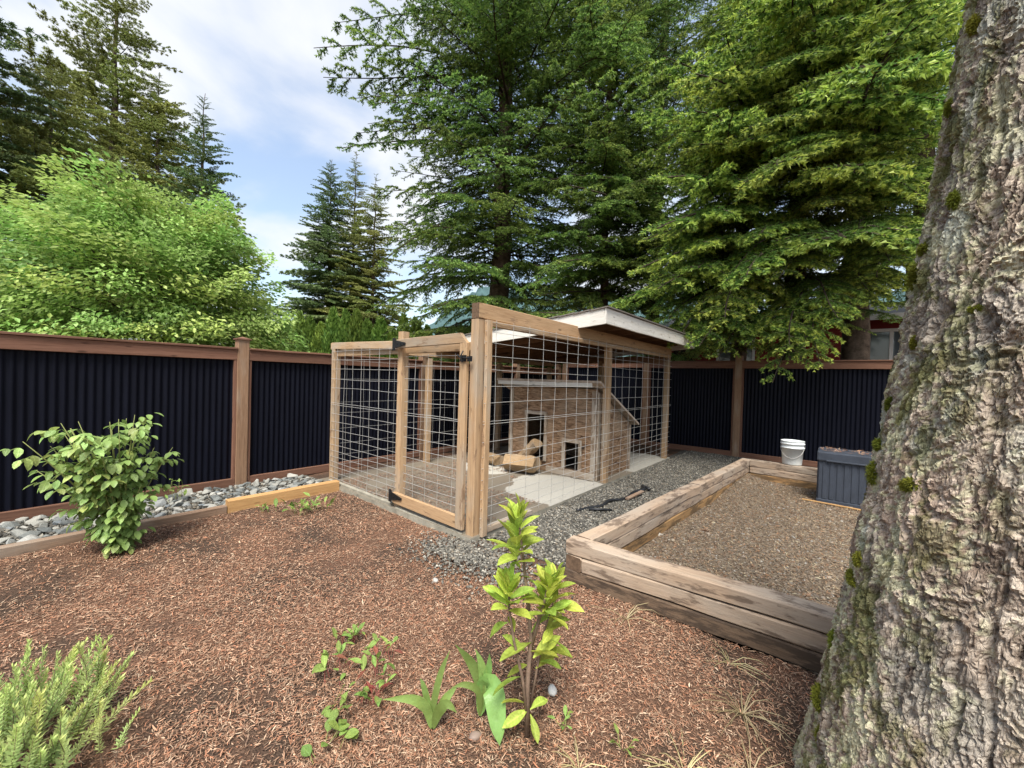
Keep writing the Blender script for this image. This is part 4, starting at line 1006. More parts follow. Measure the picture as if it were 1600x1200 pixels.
for k in range(40):
    x_ = ob.uniform(-3.1, 1.05); y_ = ob.uniform(6.5, 8.3); zmin = 2.15 if -1.3 < x_ < .1 else (2.75 if x_ < -1.8 else 3.0)
    z_ = zmin+(8.6-zmin)*((k+.5)/44)**.9+ob.uniform(-.2, .2)
    if -1.0 < x_ < .9 and 3.4 < z_ < 4.9: continue
    tr_, bx_, by_ = min(((near, -1.95, 11.1), (near2, -.80, 10.6), (near3, .25, 12.0)), key=lambda q: abs(q[1]-x_)+ob.uniform(0, .5))
    over(tr_, (bx_, by_, z_+ob.uniform(.5, 1.3)), (x_, y_, z_), k, 1.0, ob.gauss(0, .2))
for k in range(20):                                             # the closest sprays, over the bed and the pen roof end
    x_ = -2.3+3.2*((k*7) % 20)/19; y_ = ob.uniform(5.9, 7.2); z_ = 2.75+.9*abs(x_+.7)*.4+4.6*(k/19)+ob.uniform(-.2, .2)
    tr_, bx_, by_ = min(((near, -1.95, 11.1), (near2, -.80, 10.6), (near3, .25, 12.0)), key=lambda q: abs(q[1]-x_))
    over(tr_, (bx_, by_, z_+ob.uniform(.9, 1.6)), (x_, y_, z_), k, 1.0, ob.gauss(0, .2))
for k in range(6):
    over(near3, (.25, 12.0, 4.0+.25*k), (.05+.16*k, 8.9, 2.75+.22*k), k)
slender = [o for o in FT if 'slender' in o['label']][0]; rear = [o for o in FT if 'filling the gap' in o['label']][0]
for k in range(34):
    x_ = ob.uniform(-7.6, -3.2); y_ = ob.uniform(7.4, 9.6)-.3*(x_+5); z_ = 3.5+8.0*(k+.5)/34
    tr_, bx_, by_ = ((slender, -5.45, 10.75) if k % 3 else (rear, -4.9, 13.2))
    over(tr_, (bx_, by_, z_+ob.uniform(.4, 1.0)), (x_, y_, z_), k, 1.0, ob.gauss(0, .2), M['fir_deep'])
# left side conifers
GL = 'tall conifers beyond the left fence'
conifer('conifer_tree', 'tallest open branched conifer on the left with bare trunk showing', (-34.1, 3.0), 26.5, .42, 4, 8.2, .80, 5, M['fir_olive'], FARB, GL, .0, .55, .8, gap=.10)
conifer('conifer_tree', 'narrow dense conifer to the right of the tallest one', (-27.5, 5.9), 16.8, .26, 3, 4.0, .48, 6, M['fir_far'], FARB, GL, -.1, .5, .85)
conifer('conifer_tree', 'olive conifer overlapping the right flank of the tallest one', (-31.5, 4.6), 19, .28, 3, 5.0, .6, 6, M['fir_olive'], FARB, GL, -.1, .45, .7)
conifer('conifer_tree', 'broad olive conifer low at the left behind the bright green tree', (-27.2, .4), 14.5, .28, 2, 6.2, .55, 6, M['fir_olive'], FARB, GL, -.1, .45, .6)
conifer('conifer_tree', 'conifer cut by the left picture edge with branches reaching in', (-24.5, -2.3), 19, .3, 2, 4.8, .6, 6, M['fir_far'], FARB, GL, .0, .4, .6)
conifer('conifer_tree', 'left spire of the distant trio above the hedge', (-30.0, 14.2), 17.7, .22, 2, 5.2, .45, 7, M['fir_far'], FARB, GL, -.1, .3, .8)
conifer('conifer_tree', 'thin middle spire of the distant trio above the hedge', (-28.6, 15.4), 18.4, .2, 2, 3.8, .5, 6, M['fir_olive'], FARB, GL, -.1, .3, .8)
conifer('conifer_tree', 'right spire of the distant trio with sparse branches', (-26.3, 15.7), 16.0, .2, 2, 4.4, .5, 6, M['fir_olive'], FARB, GL, -.1, .3, .8, gap=.1)
# foreground tree's own boughs, high above the frame
for k in range(5):
    az = .5+k*.45; zt = 8.0+k*.35
    put_bough(BIG, BOUGHS[k % 5], (.66, 1.915, zt), az, rnd.uniform(-.1, .1), rnd.uniform(1.0, 1.3), 0, M['fir_deep'])

# ------------------------------------------------------------------ broadleaf trees
def leaf_cloud(seed, n, size, wid, ext, tipw=.5, droop=.5):
    """flat layered branch with leaves, pointing along +X"""
    r = np.random.default_rng(seed); t = r.beta(1.6, 1.1, n)
    y = r.normal(0, 1, n)*ext[1]*(.35+.65*np.sin(np.pi*np.clip(t, .08, .92))); z = r.normal(0, 1, n)*ext[2]-droop*.25*t*t*ext[0]+.12*ext[0]*t
    p = np.stack([t*ext[0], y, z], 1)
    d = np.stack([r.uniform(.2, 1, n), r.normal(0, .7, n)+y*.4, -r.uniform(.1, .9, n)], 1); d /= np.linalg.norm(d, axis=1)[:, None]
    nrm = np.stack([r.normal(0, .35, n), r.normal(0, .35, n), np.ones(n)], 1); w = np.cross(nrm, d); w /= np.linalg.norm(w, axis=1)[:, None]
    nn = np.cross(d, w); L = size*r.uniform(.7, 1.25, n)[:, None]; W_ = L*wid
    V = np.stack([p, p+d*L*.45+w*W_/2+nn*L*.06, p+d*L, p+d*L*.45-w*W_/2+nn*L*.06], 1).reshape(-1, 3)
    F = np.arange(4*n).reshape(-1, 4); F = np.concatenate([F[:, [0, 1, 2]], F[:, [0, 2, 3]]])
    tip = np.repeat(np.clip(r.uniform(0, .5, n)+tipw*(t > .6)*r.uniform(0, 1, n), 0, 1), 4)
    b = MB(); b.tube([(0, 0, 0), (ext[0]*.5, 0, .05*ext[0]), (ext[0]*.95, 0, -.02*ext[0])], [.015, .009, .003], 4, False); o = len(V)
    V = np.concatenate([V, np.array(b.v)]); fq = np.array(b.f)+o
    return np_mesh('leafy_branch', V, [F, fq], [M['maple'], M['twig_dark']], np.concatenate([np.zeros(len(F), int), np.ones(len(fq), int)]), {'tip': np.concatenate([tip, np.zeros(len(b.v))])})
BRL = [leaf_cloud(401+i, 380, .095, .55, (1.5, .30, .10)) for i in range(4)]
def broadleaf(name, label, loc, z0, H, rad, nb, sc=1.0, group=None, limbs=7):
    t = thing(name, label, 'tree', (*loc, 0), 0, group); b = MB()
    b.tube([(loc[0], loc[1], -.1), (loc[0]+.05, loc[1], z0*.6), (loc[0], loc[1]+.05, z0), (loc[0], loc[1], H*.75)], [.17, .13, .10, .03], 10, False); b.build('trunk', M['twig_dark'], t, smooth=True)
    zc = (z0+H)/2; hh = (H-z0)/2
    for i in range(limbs):
        a = i*2.4; b = MB(); e = Vector((math.cos(a)*rad*.7, math.sin(a)*rad*.7, rnd.uniform(.2, .9)*hh*1.2)); s0 = Vector((loc[0], loc[1], z0*(.7+.1*(i % 4))))
        b.tube([s0, s0+e*.5+Vector((0, 0, .1)), s0+e], [.06, .04, .012], 6, False); b.build('limb', M['twig_dark'], t)
    for i in range(nb):
        f = (i+.5)/nb; zz = 1-2*f; az = i*2.39996+rnd.uniform(-.2, .2); rho = math.sqrt(max(0, 1-zz*zz))*rnd.uniform(.78, 1.06)*(1-.38*max(0, zz+.15))
        if i % 4 == 0: rho *= .6
        p = Vector((loc[0]+math.cos(az)*rho*rad*.62, loc[1]+math.sin(az)*rho*rad*.62, zc+zz*hh*.86*rnd.uniform(.9, 1.05)))
        mw = Matrix.Translation(p) @ Matrix.Rotation(az+rnd.gauss(0, .3), 4, 'Z') @ Matrix.Rotation(-rnd.uniform(-.25, .45)-.5*max(0, zz), 4, 'Y') @ Matrix.Rotation(rnd.gauss(0, .35), 4, 'X') @ Matrix.Scale(sc*rnd.uniform(.8, 1.2)*rad/2.6, 4)
        put('leafy_branch', rnd.choice(BRL), t, mw)['kind'] = 'stuff'
    return t
broadleaf('broadleaf_tree', 'bright green leafy tree behind the left fence', (-12.6, 1.75), .5, 5.1, 2.6, 260, 1.05)
broadleaf('broadleaf_tree', 'lower bright green tree at the left picture edge', (-11.8, -.7), .2, 2.0, 1.5, 150, 1.2)
broadleaf('broadleaf_tree', 'small bright green tree behind the right end of the pen roof', (-4.2, 13.6), 2.0, 5.3, 1.0, 70, 1.2)

# ------------------------------------------------------------------ arborvitae hedge
def arb_mesh(seed, H=3.2, R=.55, n=5200):
    r = np.random.default_rng(seed); h = r.beta(1.1, 1.35, n); az = r.uniform(0, 2*np.pi, n)
    prof = R*np.where(h < .12, .7+.3*h/.12, (1-((h-.12)/.88)**2.1))+.015
    lump = 1+.16*np.sin(az*5+h*23+seed)+.1*np.sin(az*9-h*41)
    rad = prof*lump*r.uniform(.72, 1.05, n)
    out = np.stack([np.cos(az), np.sin(az), np.zeros(n)], 1); p = out*rad[:, None]; p[:, 2] = h*H*.97
    d = out*r.uniform(.1, .8, (n, 1))+np.array([0, 0, 1.0])+r.normal(0, .22, (n, 3)); d /= np.linalg.norm(d, axis=1)[:, None]
    w = np.cross(d, out+r.normal(0, .7, (n, 3))); w /= np.linalg.norm(w, axis=1)[:, None]
    L = r.uniform(.09, .19, n)[:, None]; W_ = L*.22
    V = np.stack([p, p+d*L*.5+w*W_, p+d*L, p+d*L*.5-w*W_], 1).reshape(-1, 3); F = np.arange(4*n).reshape(-1, 4)
    return np_mesh('crown', V, [F], M['cedar'], attrs={'tip': np.repeat(np.clip(r.uniform(-.2, .8, n)+.3*(h > .8), 0, 1), 4)})
ARB = [arb_mesh(s) for s in (501, 502, 503)]
hb = MB(); hb.tube([(0, 0, -.05), (0, 0, 2.6)], [.05, .01], 6, False); ARB_TR = hb.mesh('trunk', M['twig_dark'])
nH = 26
ORD = 'first second third fourth fifth sixth seventh eighth ninth tenth eleventh twelfth thirteenth fourteenth fifteenth sixteenth seventeenth eighteenth nineteenth twentieth twenty-first twenty-second twenty-third twenty-fourth twenty-fifth twenty-sixth'.split()
for i in range(nH):
    f = i/18; x = -18.9+(-11.6+18.9)*f; y = 5.9+(10.9-5.9)*f
    x += rnd.uniform(-.08, .08); t = thing('arborvitae', ORD[i]+' pointed arborvitae from the left in the hedge row beyond the fence', 'shrub', (x, y, 0), rnd.uniform(0, 6), 'arborvitae hedge row beyond the fence')
    hh = rnd.uniform(.92, 1.13)*(1.13-.09*min(f, 1))*1.08
    mw = wmat(t) @ Matrix.Diagonal((rnd.uniform(.95, 1.2),)*2+(hh, 1)); put('crown', ARB[i % 3], t, mw); put('trunk', ARB_TR, t, wmat(t))

# ------------------------------------------------------------------ leaves and small plants
def leaf_mesh(name, m, wid=.42, curl=.25, fold=.18, tipw=.35, n=7, wave=0, peak=.55, serr=0):
    """leaf of unit length along +X, midrib at y=0"""
    V = []; Fc = []
    for i in range(n+1):
        t = i/n; w = wid/2*(math.sin(math.pi*min(1, t**(math.log(.5)/math.log(peak))))**(.75))
        if i == n: w = .004
        if i == 0: w = .012
        z = -curl*t*t+.12*curl
        sr = 1+(serr*(1 if i % 2 else -1))
        for s_ in (-1, 0, 1): V.append((t, s_*w*sr, z+abs(s_)*w*fold*2+wave*math.sin(t*9+s_)*abs(s_)))
    for i in range(n):
        for s_ in (0, 1): a = i*3+s_; Fc.append((a, a+3, a+4, a+1))
    b = MB(); b.add(V, Fc); return b.mesh(name, m, True)
def place_leaf(me, parent, base, d, L, up=(0, 0, 1), roll_=0.0, wsc=1.0, name='leaf'):
    d = Vector(d).normalized(); up = Vector(up)
    if abs(d.dot(up)) > .97: up = Vector((1, 0, .1))
    y = up.cross(d).normalized(); z = d.cross(y); b = Vector(base)
    mw = Matrix(((d.x, y.x, z.x, b.x), (d.y, y.y, z.y, b.y), (d.z, y.z, z.z, b.z), (0, 0, 0, 1))) @ Matrix.Rotation(roll_, 4, 'X') @ Matrix.Diagonal((L, L*wsc, L, 1))
    return put(name, me, parent, mw)
RV = Vector((math.cos(yaw), math.sin(yaw), 0)); FV = Vector((-math.sin(yaw), math.cos(yaw), 0)); ZV = Vector((0, 0, 1))

# laurel seedling: stems, then whorls of leaves at the shoot tips
LA = Vector((-1.005, 1.395, 0)); LAU = thing('laurel_seedling', 'yellow green laurel seedling with upright leafy shoots in the front', 'plant', LA)
LLF = [leaf_mesh('leaf', M['laurel_leaf'], wid=.36, curl=c, fold=.22, peak=.60, n=8, wave=.012) for c in (.05, .22, .40)]
def lp(r, f, z): return LA+RV*r+FV*f+ZV*z
stems = [([(0, 0, -.02), (-.005, 0, .22), (.005, .01, .42), (-.02, .02, .62), (-.045, .02, .80), (-.065, .02, .93)], .013, .004),
         ([(0, 0, .05), (-.03, -.02, .26), (-.07, -.03, .42), (-.095, -.03, .56), (-.10, -.03, .66)], .008, .0035),
         ([(.005, .01, .36), (.03, 0, .48), (.055, -.01, .58), (.07, -.01, .66)], .008, .004),
         ([(.01, .01, .10), (.04, .03, .28), (.07, .04, .44), (.10, .03, .56)], .006, .003),
         ([(.03, 0, .47), (.075, .05, .58), (.105, .06, .64)], .006, .003)]
for pts, r0, r1 in stems:
    b = MB(); P = [lp(*q) for q in pts]; b.tube(P, [r0+(r1-r0)*i/(len(P)-1) for i in range(len(P))], 7); b.build('stem', M['stem_brown'], LAU, smooth=True)
def whorl(c, n, L, elev0, elev1, seed, spread_z=.14, axis_=(0, 0, 1)):
    r = random.Random(seed)
    for i in range(n):
        f = i/(n-1); az = i*2.4+r.uniform(-.3, .3); el = elev0+(elev1-elev0)*f+r.uniform(-.12, .12)
        p = c+ZV*(-spread_z*(1-f))
        d = Vector((math.cos(az)*math.cos(el), math.sin(az)*math.cos(el), math.sin(el)))
        place_leaf(r.choice(LLF), LAU, p, d, L*r.uniform(.8, 1.12)*(1-.25*f*f), wsc=r.uniform(.85, 1.15), roll_=r.uniform(-.5, .5))
whorl(lp(-.068, .02, .94), 28, .145, .35, 1.42, 1, .20)
whorl(lp(-.052, .02, .80), 5, .06, .0, .6, 2, .12)
whorl(lp(-.10, -.03, .66), 22, .13, .4, 1.4, 3, .11)
whorl(lp(.07, -.01, .66), 24, .135, .35, 1.4, 4, .14)
whorl(lp(.105, .06, .65), 18, .125, .35, 1.35, 5, .12)
whorl(lp(.10, .03, .55), 7, .10, -.3, .8, 6, .16)
for (r_, f_, z_, az, el, L) in [(-.095,-.03,.50,2.9,-.5,.12),(-.07,-.03,.46,1.8,.3,.10),(.01,0,.40,3.6,-.2,.16),(.01,0,.44,.6,.7,.13),(.0,.0,.30,2.6,-.7,.15),(.0,0,.36,-.5,.2,.14),(.06,.03,.40,.4,.5,.13),(.06,.03,.34,.2,-.1,.15),(.03,.02,.27,.8,.2,.16),(.0,0,.12,3.4,.5,.13),(.0,0,.10,3.8,.0,.13),(.01,0,.10,.7,.1,.11),(.01,-.01,.09,-1.2,-.4,.10),(-.03,-.02,.26,3.5,-.1,.14),(.07,.04,.42,.9,.2,.14),(.02,0,.5,3.0,.4,.12),(.05,.02,.30,.3,-.3,.12),(.02,0,.33,.2,.8,.14),(-.02,0,.36,3.1,.6,.12)]:
    a = yaw+az; place_leaf(rnd.choice(LLF), LAU, lp(r_, f_, z_), (math.cos(a)*math.cos(el), math.sin(a)*math.cos(el), math.sin(el)), L, wsc=rnd.uniform(.9, 1.2), roll_=rnd.uniform(-.6, .6))

# broad leaved bulb plants
def strap(name, parent, pts, w, m, prof=None):
    """a strap leaf along a curve: folded, tapered, with a little thickness of its own"""
    P = [Vector(p) for p in pts]; S_ = []
    for i in range(len(P)-1):
        for k in range(4):
            t = k/4; q = [P[max(0, min(len(P)-1, i+j))] for j in (-1, 0, 1, 2)]
            S_.append(0.5*((2*q[1])+(-q[0]+q[2])*t+(2*q[0]-5*q[1]+4*q[2]-q[3])*t*t+(-q[0]+3*q[1]-3*q[2]+q[3])*t**3))
    S_.append(P[-1]); n = len(S_); V = []; Fc = []
    for i, p in enumerate(S_):
        tg = (S_[min(i+1, n-1)]-S_[max(i-1, 0)]).normalized(); sd = tg.cross(-FV+ZV*.35)
        if sd.length < .1: sd = RV.copy()
        sd.normalize(); nn = sd.cross(tg); f = i/(n-1)
        ww = w/2*(.10+.90*math.sin(math.pi*min(1, f**.9*.5+.5*f))**.8)*(1-f**7); ww = max(ww, .001)
        V += [p-sd*ww+nn*ww*.25, p, p+sd*ww+nn*ww*.25]
    for i in range(n-1):
        for s_ in (0, 1): a = i*3+s_; Fc.append((a, a+3, a+4, a+1))
    b = MB(); b.add(V, Fc); return b.build(name, m, parent, smooth=True)
LY = Vector((-1.335, 1.13, 0)); LIL = thing('bulb_plant', 'bulb plant with arching strap leaves in the front soil', 'plant', LY)
def yp(r, f, z): return LY+RV*r+FV*f+ZV*z
ML = M['lily_leaf']
strap('leaf', LIL, [yp(0, 0, 0), yp(-.02, -.01, .10), yp(-.08, -.03, .155), yp(-.20, -.05, .165)], .045, ML)
strap('leaf', LIL, [yp(0, 0, 0), yp(-.01, 0, .09), yp(-.04, .02, .17), yp(-.06, .03, .20)], .028, ML)
strap('leaf', LIL, [yp(.0, 0, 0), yp(.01, 0, .12), yp(.035, .02, .24), yp(.07, .03, .33)], .03, ML)
strap('leaf', LIL, [yp(.01, 0, 0), yp(.03, -.01, .08), yp(.07, -.02, .13), yp(.115, -.03, .10)], .045, ML)
strap('leaf', LIL, [yp(.01, 0, 0), yp(.05, .03, .10), yp(.105, .05, .155)], .038, ML)
L2 = Vector((-1.22, 1.32, 0)); LI2 = thing('bulb_plant', 'plant with one broad pale leaf drooping to the ground beside the laurel', 'plant', L2)
def zp(r, f, z): return L2+RV*r+FV*f+ZV*z
strap('leaf', LI2, [zp(0, 0, 0), zp(.02, 0, .14), zp(.06, -.06, .17), zp(.085, -.13, .07), zp(.095, -.16, .015)], .095, ML)
strap('leaf', LI2, [zp(0, 0, 0), zp(-.005, 0, .15), zp(-.05, 0, .25), zp(-.12, -.02, .34)], .048, ML)
strap('leaf', LI2, [zp(0, 0, 0), zp(.01, 0, .16), zp(.0, 0, .24), zp(-.03, 0, .31)], .04, ML)
strap('leaf', LI2, [zp(0, 0, 0), zp(.02, 0, .15), zp(.035, 0, .23), zp(.035, 0, .29)], .035, ML)
strap('leaf', LI2, [zp(0, 0, .0), zp(-.01, -.01, .12), zp(-.07, -.02, .16), zp(-.13, -.03, .15)], .03, ML)

# weeds
WLF = [leaf_mesh('leaf', M['weed_leaf'], wid=.42, curl=c, fold=.2, wave=.03) for c in (.15, .4)]; WRD = leaf_mesh('leaf', M['weed_red'], wid=.34, curl=.3)
RLF_ROUND = leaf_mesh('leaf', M['weed_leaf'], wid=.85, curl=.12, fold=.1, peak=.5)
def weed(loc, label, n, L, seed, red=0, up=.6, round_=False, h=.03, spread=.03):
    r = random.Random(seed); z0 = float(ground_z(loc[0], loc[1])); t = thing('weed', label, 'weed', (*loc, z0))
    for i in range(n):
        az = i*2.4+r.uniform(-.4, .4); el = r.uniform(.05, up+.45); c = Vector((loc[0]+r.gauss(0, spread), loc[1]+r.gauss(0, spread), z0+r.uniform(.0, h)))
        me = WRD if r.random() < red else (RLF_ROUND if round_ else r.choice(WLF))
        tip = c+Vector((math.cos(az), math.sin(az), .9))*r.uniform(.01, .03)+ZV*r.uniform(0, h)
        b = MB(); b.tube([c, tip], .0016, 4); b.build('stem', M['stem_red'] if red else M['stem_green'], t)
        place_leaf(me, t, tip, (math.cos(az)*math.cos(el), math.sin(az)*math.cos(el), math.sin(el)), L*r.uniform(.65, 1.2), roll_=r.uniform(-.3, .3))
weed((-2.10, 1.17), 'small upright green weed, farthest of the cluster left of the bulb plant', 16, .06, 1, .12, .9)
weed((-1.93, 1.02), 'weed with red stems and green leaves left of the bulb plant', 18, .065, 2, .15, .8, h=.05, spread=.05)
weed((-1.78, 1.17), 'red tinged sorrel weed behind the arching bulb leaves', 20, .06, 3, .3, .8, h=.06, spread=.05)
weed((-1.64, 1.03), 'leafy weed with red lower leaves beside the bulb plant', 14, .07, 4, .3, .8, spread=.03)
weed((-1.74, .93), 'little pale weed between the round leaved and red stemmed ones', 7, .05, 5, .0, .8)
weed((-1.60, .84), 'low round leaved green weed nearest the picture bottom', 16, .05, 6, 0, .3, True, spread=.045)
weed((-.90, 1.52), 'tiny green sprout right of the laurel seedling', 7, .04, 7, 0, .6, h=.02, spread=.01)
weed((-.66, 1.60), 'tiny yellow green sprout far right of the laurel seedling', 6, .04, 8, 0, .4, h=.01, spread=.01)
weed((-4.52, 1.92), 'low grey green weed in front of the newer timber edging', 34, .085, 9, 0, .9, spread=.12, h=.05)
weed((-4.85, 1.62), 'small sprig of weed near the join of the timber edgings', 8, .06, 10, 0, .8, spread=.04)
weed((-5.85, 1.05), 'thin weed growing among the rocks against the fence', 14, .07, 11, 0, 1.0, h=.16, spread=.05)

# rose bush
RB = Vector((-4.64, .50, 0)); ROSE = thing('rose_bush', 'leafy rose bush with glossy pale leaves in front of the navy fence', 'bush', RB)
RLF = [leaf_mesh('leaf', M['rose_leaf'], wid=.58, curl=c, fold=.15, peak=.5, n=8, serr=.05) for c in (.10, .25, .4)]
rr_ = random.Random(77); leaves = []
for k in range(20):
    az = k*2.4+rr_.uniform(-.3, .3); reach = rr_.uniform(.12, .38); top = rr_.uniform(.55, 1.18)*(1.08-.5*(reach-.15))
    if k in (0, 1, 2): reach, top = .10+.05*k, 1.13
    # the bush leans out along the fence to the left
    P = [RB+Vector((math.cos(az)*reach*t**1.2*.95-.03*t, math.sin(az)*reach*t**1.2*1.25-.12*t, top*(t**.85))) for t in (0, .2, .4, .6, .8, .97)]
    b = MB(); b.tube(P, [.008, .007, .006, .005, .004, .002], 6); b.build('stem', M['stem_green'], ROSE, smooth=True)
    for i in range(14):
        t = .08+.92*(i+rr_.uniform(-.2, .4))/14; t = min(t, 1); j = min(4, int(t*5)); f = t*5-j; p = P[j].lerp(P[j+1], min(1, f))
        a2 = rr_.uniform(0, 6.28); out = Vector((math.cos(a2), math.sin(a2), rr_.uniform(-.25, .45))).normalized(); rl = rr_.uniform(.07, .17)
        for (u, sd) in ((1, 0), (.72, 1), (.72, -1), (.35, 1), (.35, -1)):
            q = p+out*rl*u; sv = Vector((-out.y, out.x, 0)).normalized(); d = out if sd == 0 else (out*.35+sv*sd)
            leaves.append((q, (d.normalized()+Vector((.25, -.15, 0)))+Vector((0, 0, rr_.uniform(-1.0, -.05))), rr_.uniform(.058, .085)))
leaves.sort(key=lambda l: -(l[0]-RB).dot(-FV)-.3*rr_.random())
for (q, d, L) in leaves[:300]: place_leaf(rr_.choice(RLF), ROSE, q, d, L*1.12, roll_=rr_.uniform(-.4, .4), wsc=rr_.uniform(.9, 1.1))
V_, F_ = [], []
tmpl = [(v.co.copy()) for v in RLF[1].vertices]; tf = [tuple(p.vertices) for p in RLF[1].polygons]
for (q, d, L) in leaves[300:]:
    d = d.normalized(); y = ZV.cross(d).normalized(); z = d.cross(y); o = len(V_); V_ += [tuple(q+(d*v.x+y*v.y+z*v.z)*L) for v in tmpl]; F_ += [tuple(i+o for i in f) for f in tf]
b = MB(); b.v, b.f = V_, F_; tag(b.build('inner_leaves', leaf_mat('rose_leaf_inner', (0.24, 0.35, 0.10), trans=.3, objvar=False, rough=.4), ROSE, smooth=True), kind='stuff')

# lavender bush, bottom left
def sprig_mesh(seed, H=.20):
    r = np.random.default_rng(seed); n = 64; h = np.linspace(.12, 1, n)*H; az = np.arange(n)*2.4; bend = r.uniform(-.25, .25, 2)
    c = np.stack([bend[0]*h*h/H, bend[1]*h*h/H, h], 1); el = .35+.75*(h/H)
    d = np.stack([np.cos(az)*np.cos(el), np.sin(az)*np.cos(el), np.sin(el)], 1); L = (.036-.014*(h/H))*r.uniform(.75, 1.2, n)
    w = np.cross(d, [0, 0, 1.]); w /= np.linalg.norm(w, axis=1)[:, None]; ww = (L*.14)[:, None]
    V = np.stack([c-w*ww*.5, c+w*ww*.5, c+d*L[:, None]*.55+w*ww, c+d*L[:, None], c+d*L[:, None]*.55-w*ww], 1).reshape(-1, 3)
    i = np.arange(n)*5; F = [np.stack([i, i+1, i+2, i+4], 1)]; F3 = np.stack([i+4, i+2, i+3], 1)
    tip = np.repeat(sstep(.5, 1, h/H), 5); b = MB(); b.tube([(bend[0]*z*z/H, bend[1]*z*z/H, z) for z in np.linspace(-.12, H, 5)], [.003, .0025, .002, .0015, .001], 4, False)
    o = len(V); V = np.concatenate([V, np.array(b.v)]); fq = np.array(b.f)+o
    return np_mesh('sprig', V, [F[0], F3, fq], [M['lavender_leaf'], M['stem_brown']], np.concatenate([np.zeros(2*n, int), np.ones(len(fq), int)]), {'tip': np.concatenate([tip, np.zeros(len(b.v))])})
SPR = [sprig_mesh(600+i, h) for i, h in enumerate((.16, .20, .24, .19))]
LV = Vector((-2.40, -.12, 0)); LAV = thing('lavender_bush', 'pale green lavender bush at the bottom left corner', 'bush', LV)
for k in range(170):
    a = rnd.uniform(0, 6.28); rho = math.sqrt(rnd.random())*.32; hgt = (.13*(1-(rho/.40)**2)+.02)*rnd.uniform(.6, 1.15)
    p = LV+Vector((math.cos(a)*rho, math.sin(a)*rho, max(.02, hgt*.75)))
    put('sprig', rnd.choice(SPR), LAV, Matrix.Translation(p) @ Matrix.Rotation(a, 4, 'Z') @ Matrix.Rotation(rho*1.5+rnd.gauss(0, .12), 4, 'Y') @ Matrix.Rotation(rnd.uniform(0, 6), 4, 'Z') @ Matrix.Scale(rnd.uniform(.8, 1.15), 4))
for (x, y, s) in ((-2.10, .22, .7), (-2.14, .18, .6), (-2.50, .20, 1.1), (-2.46, .16, 1.1), (-2.52, .13, 1.0)):
    put('sprig', rnd.choice(SPR), LAV, Matrix.Translation((x, y, .09*s)) @ Matrix.Rotation(rnd.uniform(0, 6), 4, 'Z') @ Matrix.Rotation(.15, 4, 'X') @ Matrix.Scale(s, 4))
b = MB()
for k in range(16):
    a = k*.4; b.tube([LV+Vector((math.cos(a)*.03, math.sin(a)*.03, 0)), LV+Vector((math.cos(a)*.16, math.sin(a)*.16, .07)), LV+Vector((math.cos(a)*.30, math.sin(a)*.30, .10))], [.005, .004, .003], 5)
b.build('stems', M['stem_brown'], LAV)

# dry grass tufts
def grass_tuft(loc, label, n, L, seed, m=None):
    r = random.Random(seed); z0 = float(ground_z(*loc)); t = thing('dry_grass_tuft', label, 'grass tuft', (*loc, z0), 0, 'dry grass tufts on the soil'); b = MB()
    for i in range(n):
        a = r.uniform(0, 6.28); l = L*r.uniform(.5, 1.2); o = Vector((*loc, z0)); d = Vector((math.cos(a), math.sin(a), 0)); h = r.uniform(.04, .38)
        b.tube([o, o+d*l*.35+ZV*l*h*.8, o+d*l*.75+ZV*l*h*.7, o+d*l+ZV*l*.06], [.0022, .002, .0016, .0006], 3, False)
    b.build('blades', m or M['dry_grass'], t); return t
grass_tuft((-1.02, 2.48), 'dry grass tuft at the foot of the front bed timber near its left end', 14, .22, 1)
grass_tuft((-.42, 2.50), 'dry grass tuft by the front bed timber near the big trunk', 12, .18, 2)
grass_tuft((-.30, 2.15), 'pale dry grass tuft against the base of the big trunk', 26, .20, 3)
grass_tuft((-.42, 1.66), 'straggly dry grass tuft left of the trunk base at the bottom', 24, .20, 4)
grass_tuft((-.22, 1.82), 'dry grass clump closest to the trunk base at the bottom', 22, .18, 5)
grass_tuft((-.75, 1.40), 'dry curled leaf and grass clump right of the laurel at the bottom', 16, .13, 6)

# pebbles
for (x, y, s, lab) in ((-1.05, 1.66, .025, 'smooth white pebble just behind the laurel stem'), (-1.17, 1.24, .022, 'brown stone at the tip of the broad drooping leaf'), (-2.30, 1.95, .022, 'small pale stone on the mulch before the gravel heap')):
    bm = bmesh.new(); bmesh.ops.create_icosphere(bm, subdivisions=3, radius=1)
    for v in bm.verts: v.co = Vector((v.co.x*1.3, v.co.y*.9, v.co.z*.75))*(1+.05*math.sin(v.co.x*3+v.co.y*4))
    me = bpy.data.meshes.new('pebble'); bm.to_mesh(me); bm.free(); me.polygons.foreach_set('use_smooth', [True]*len(me.polygons))
    me.materials.append(plain('pebble_'+str(len(bpy.data.materials)), (.50, .49, .46) if 'white' in lab else ((.36, .34, .31) if 'small pale' in lab else (.20, .145, .115)), .6, 0, .4, 9, .15))
    tag(put('pebble', me, None, Matrix.Translation((x, y, float(ground_z(x, y))+s*.5)) @ Matrix.Rotation(rnd.uniform(0, 3), 4, 'Z') @ Matrix.Scale(s, 4)), lab, 'stone')

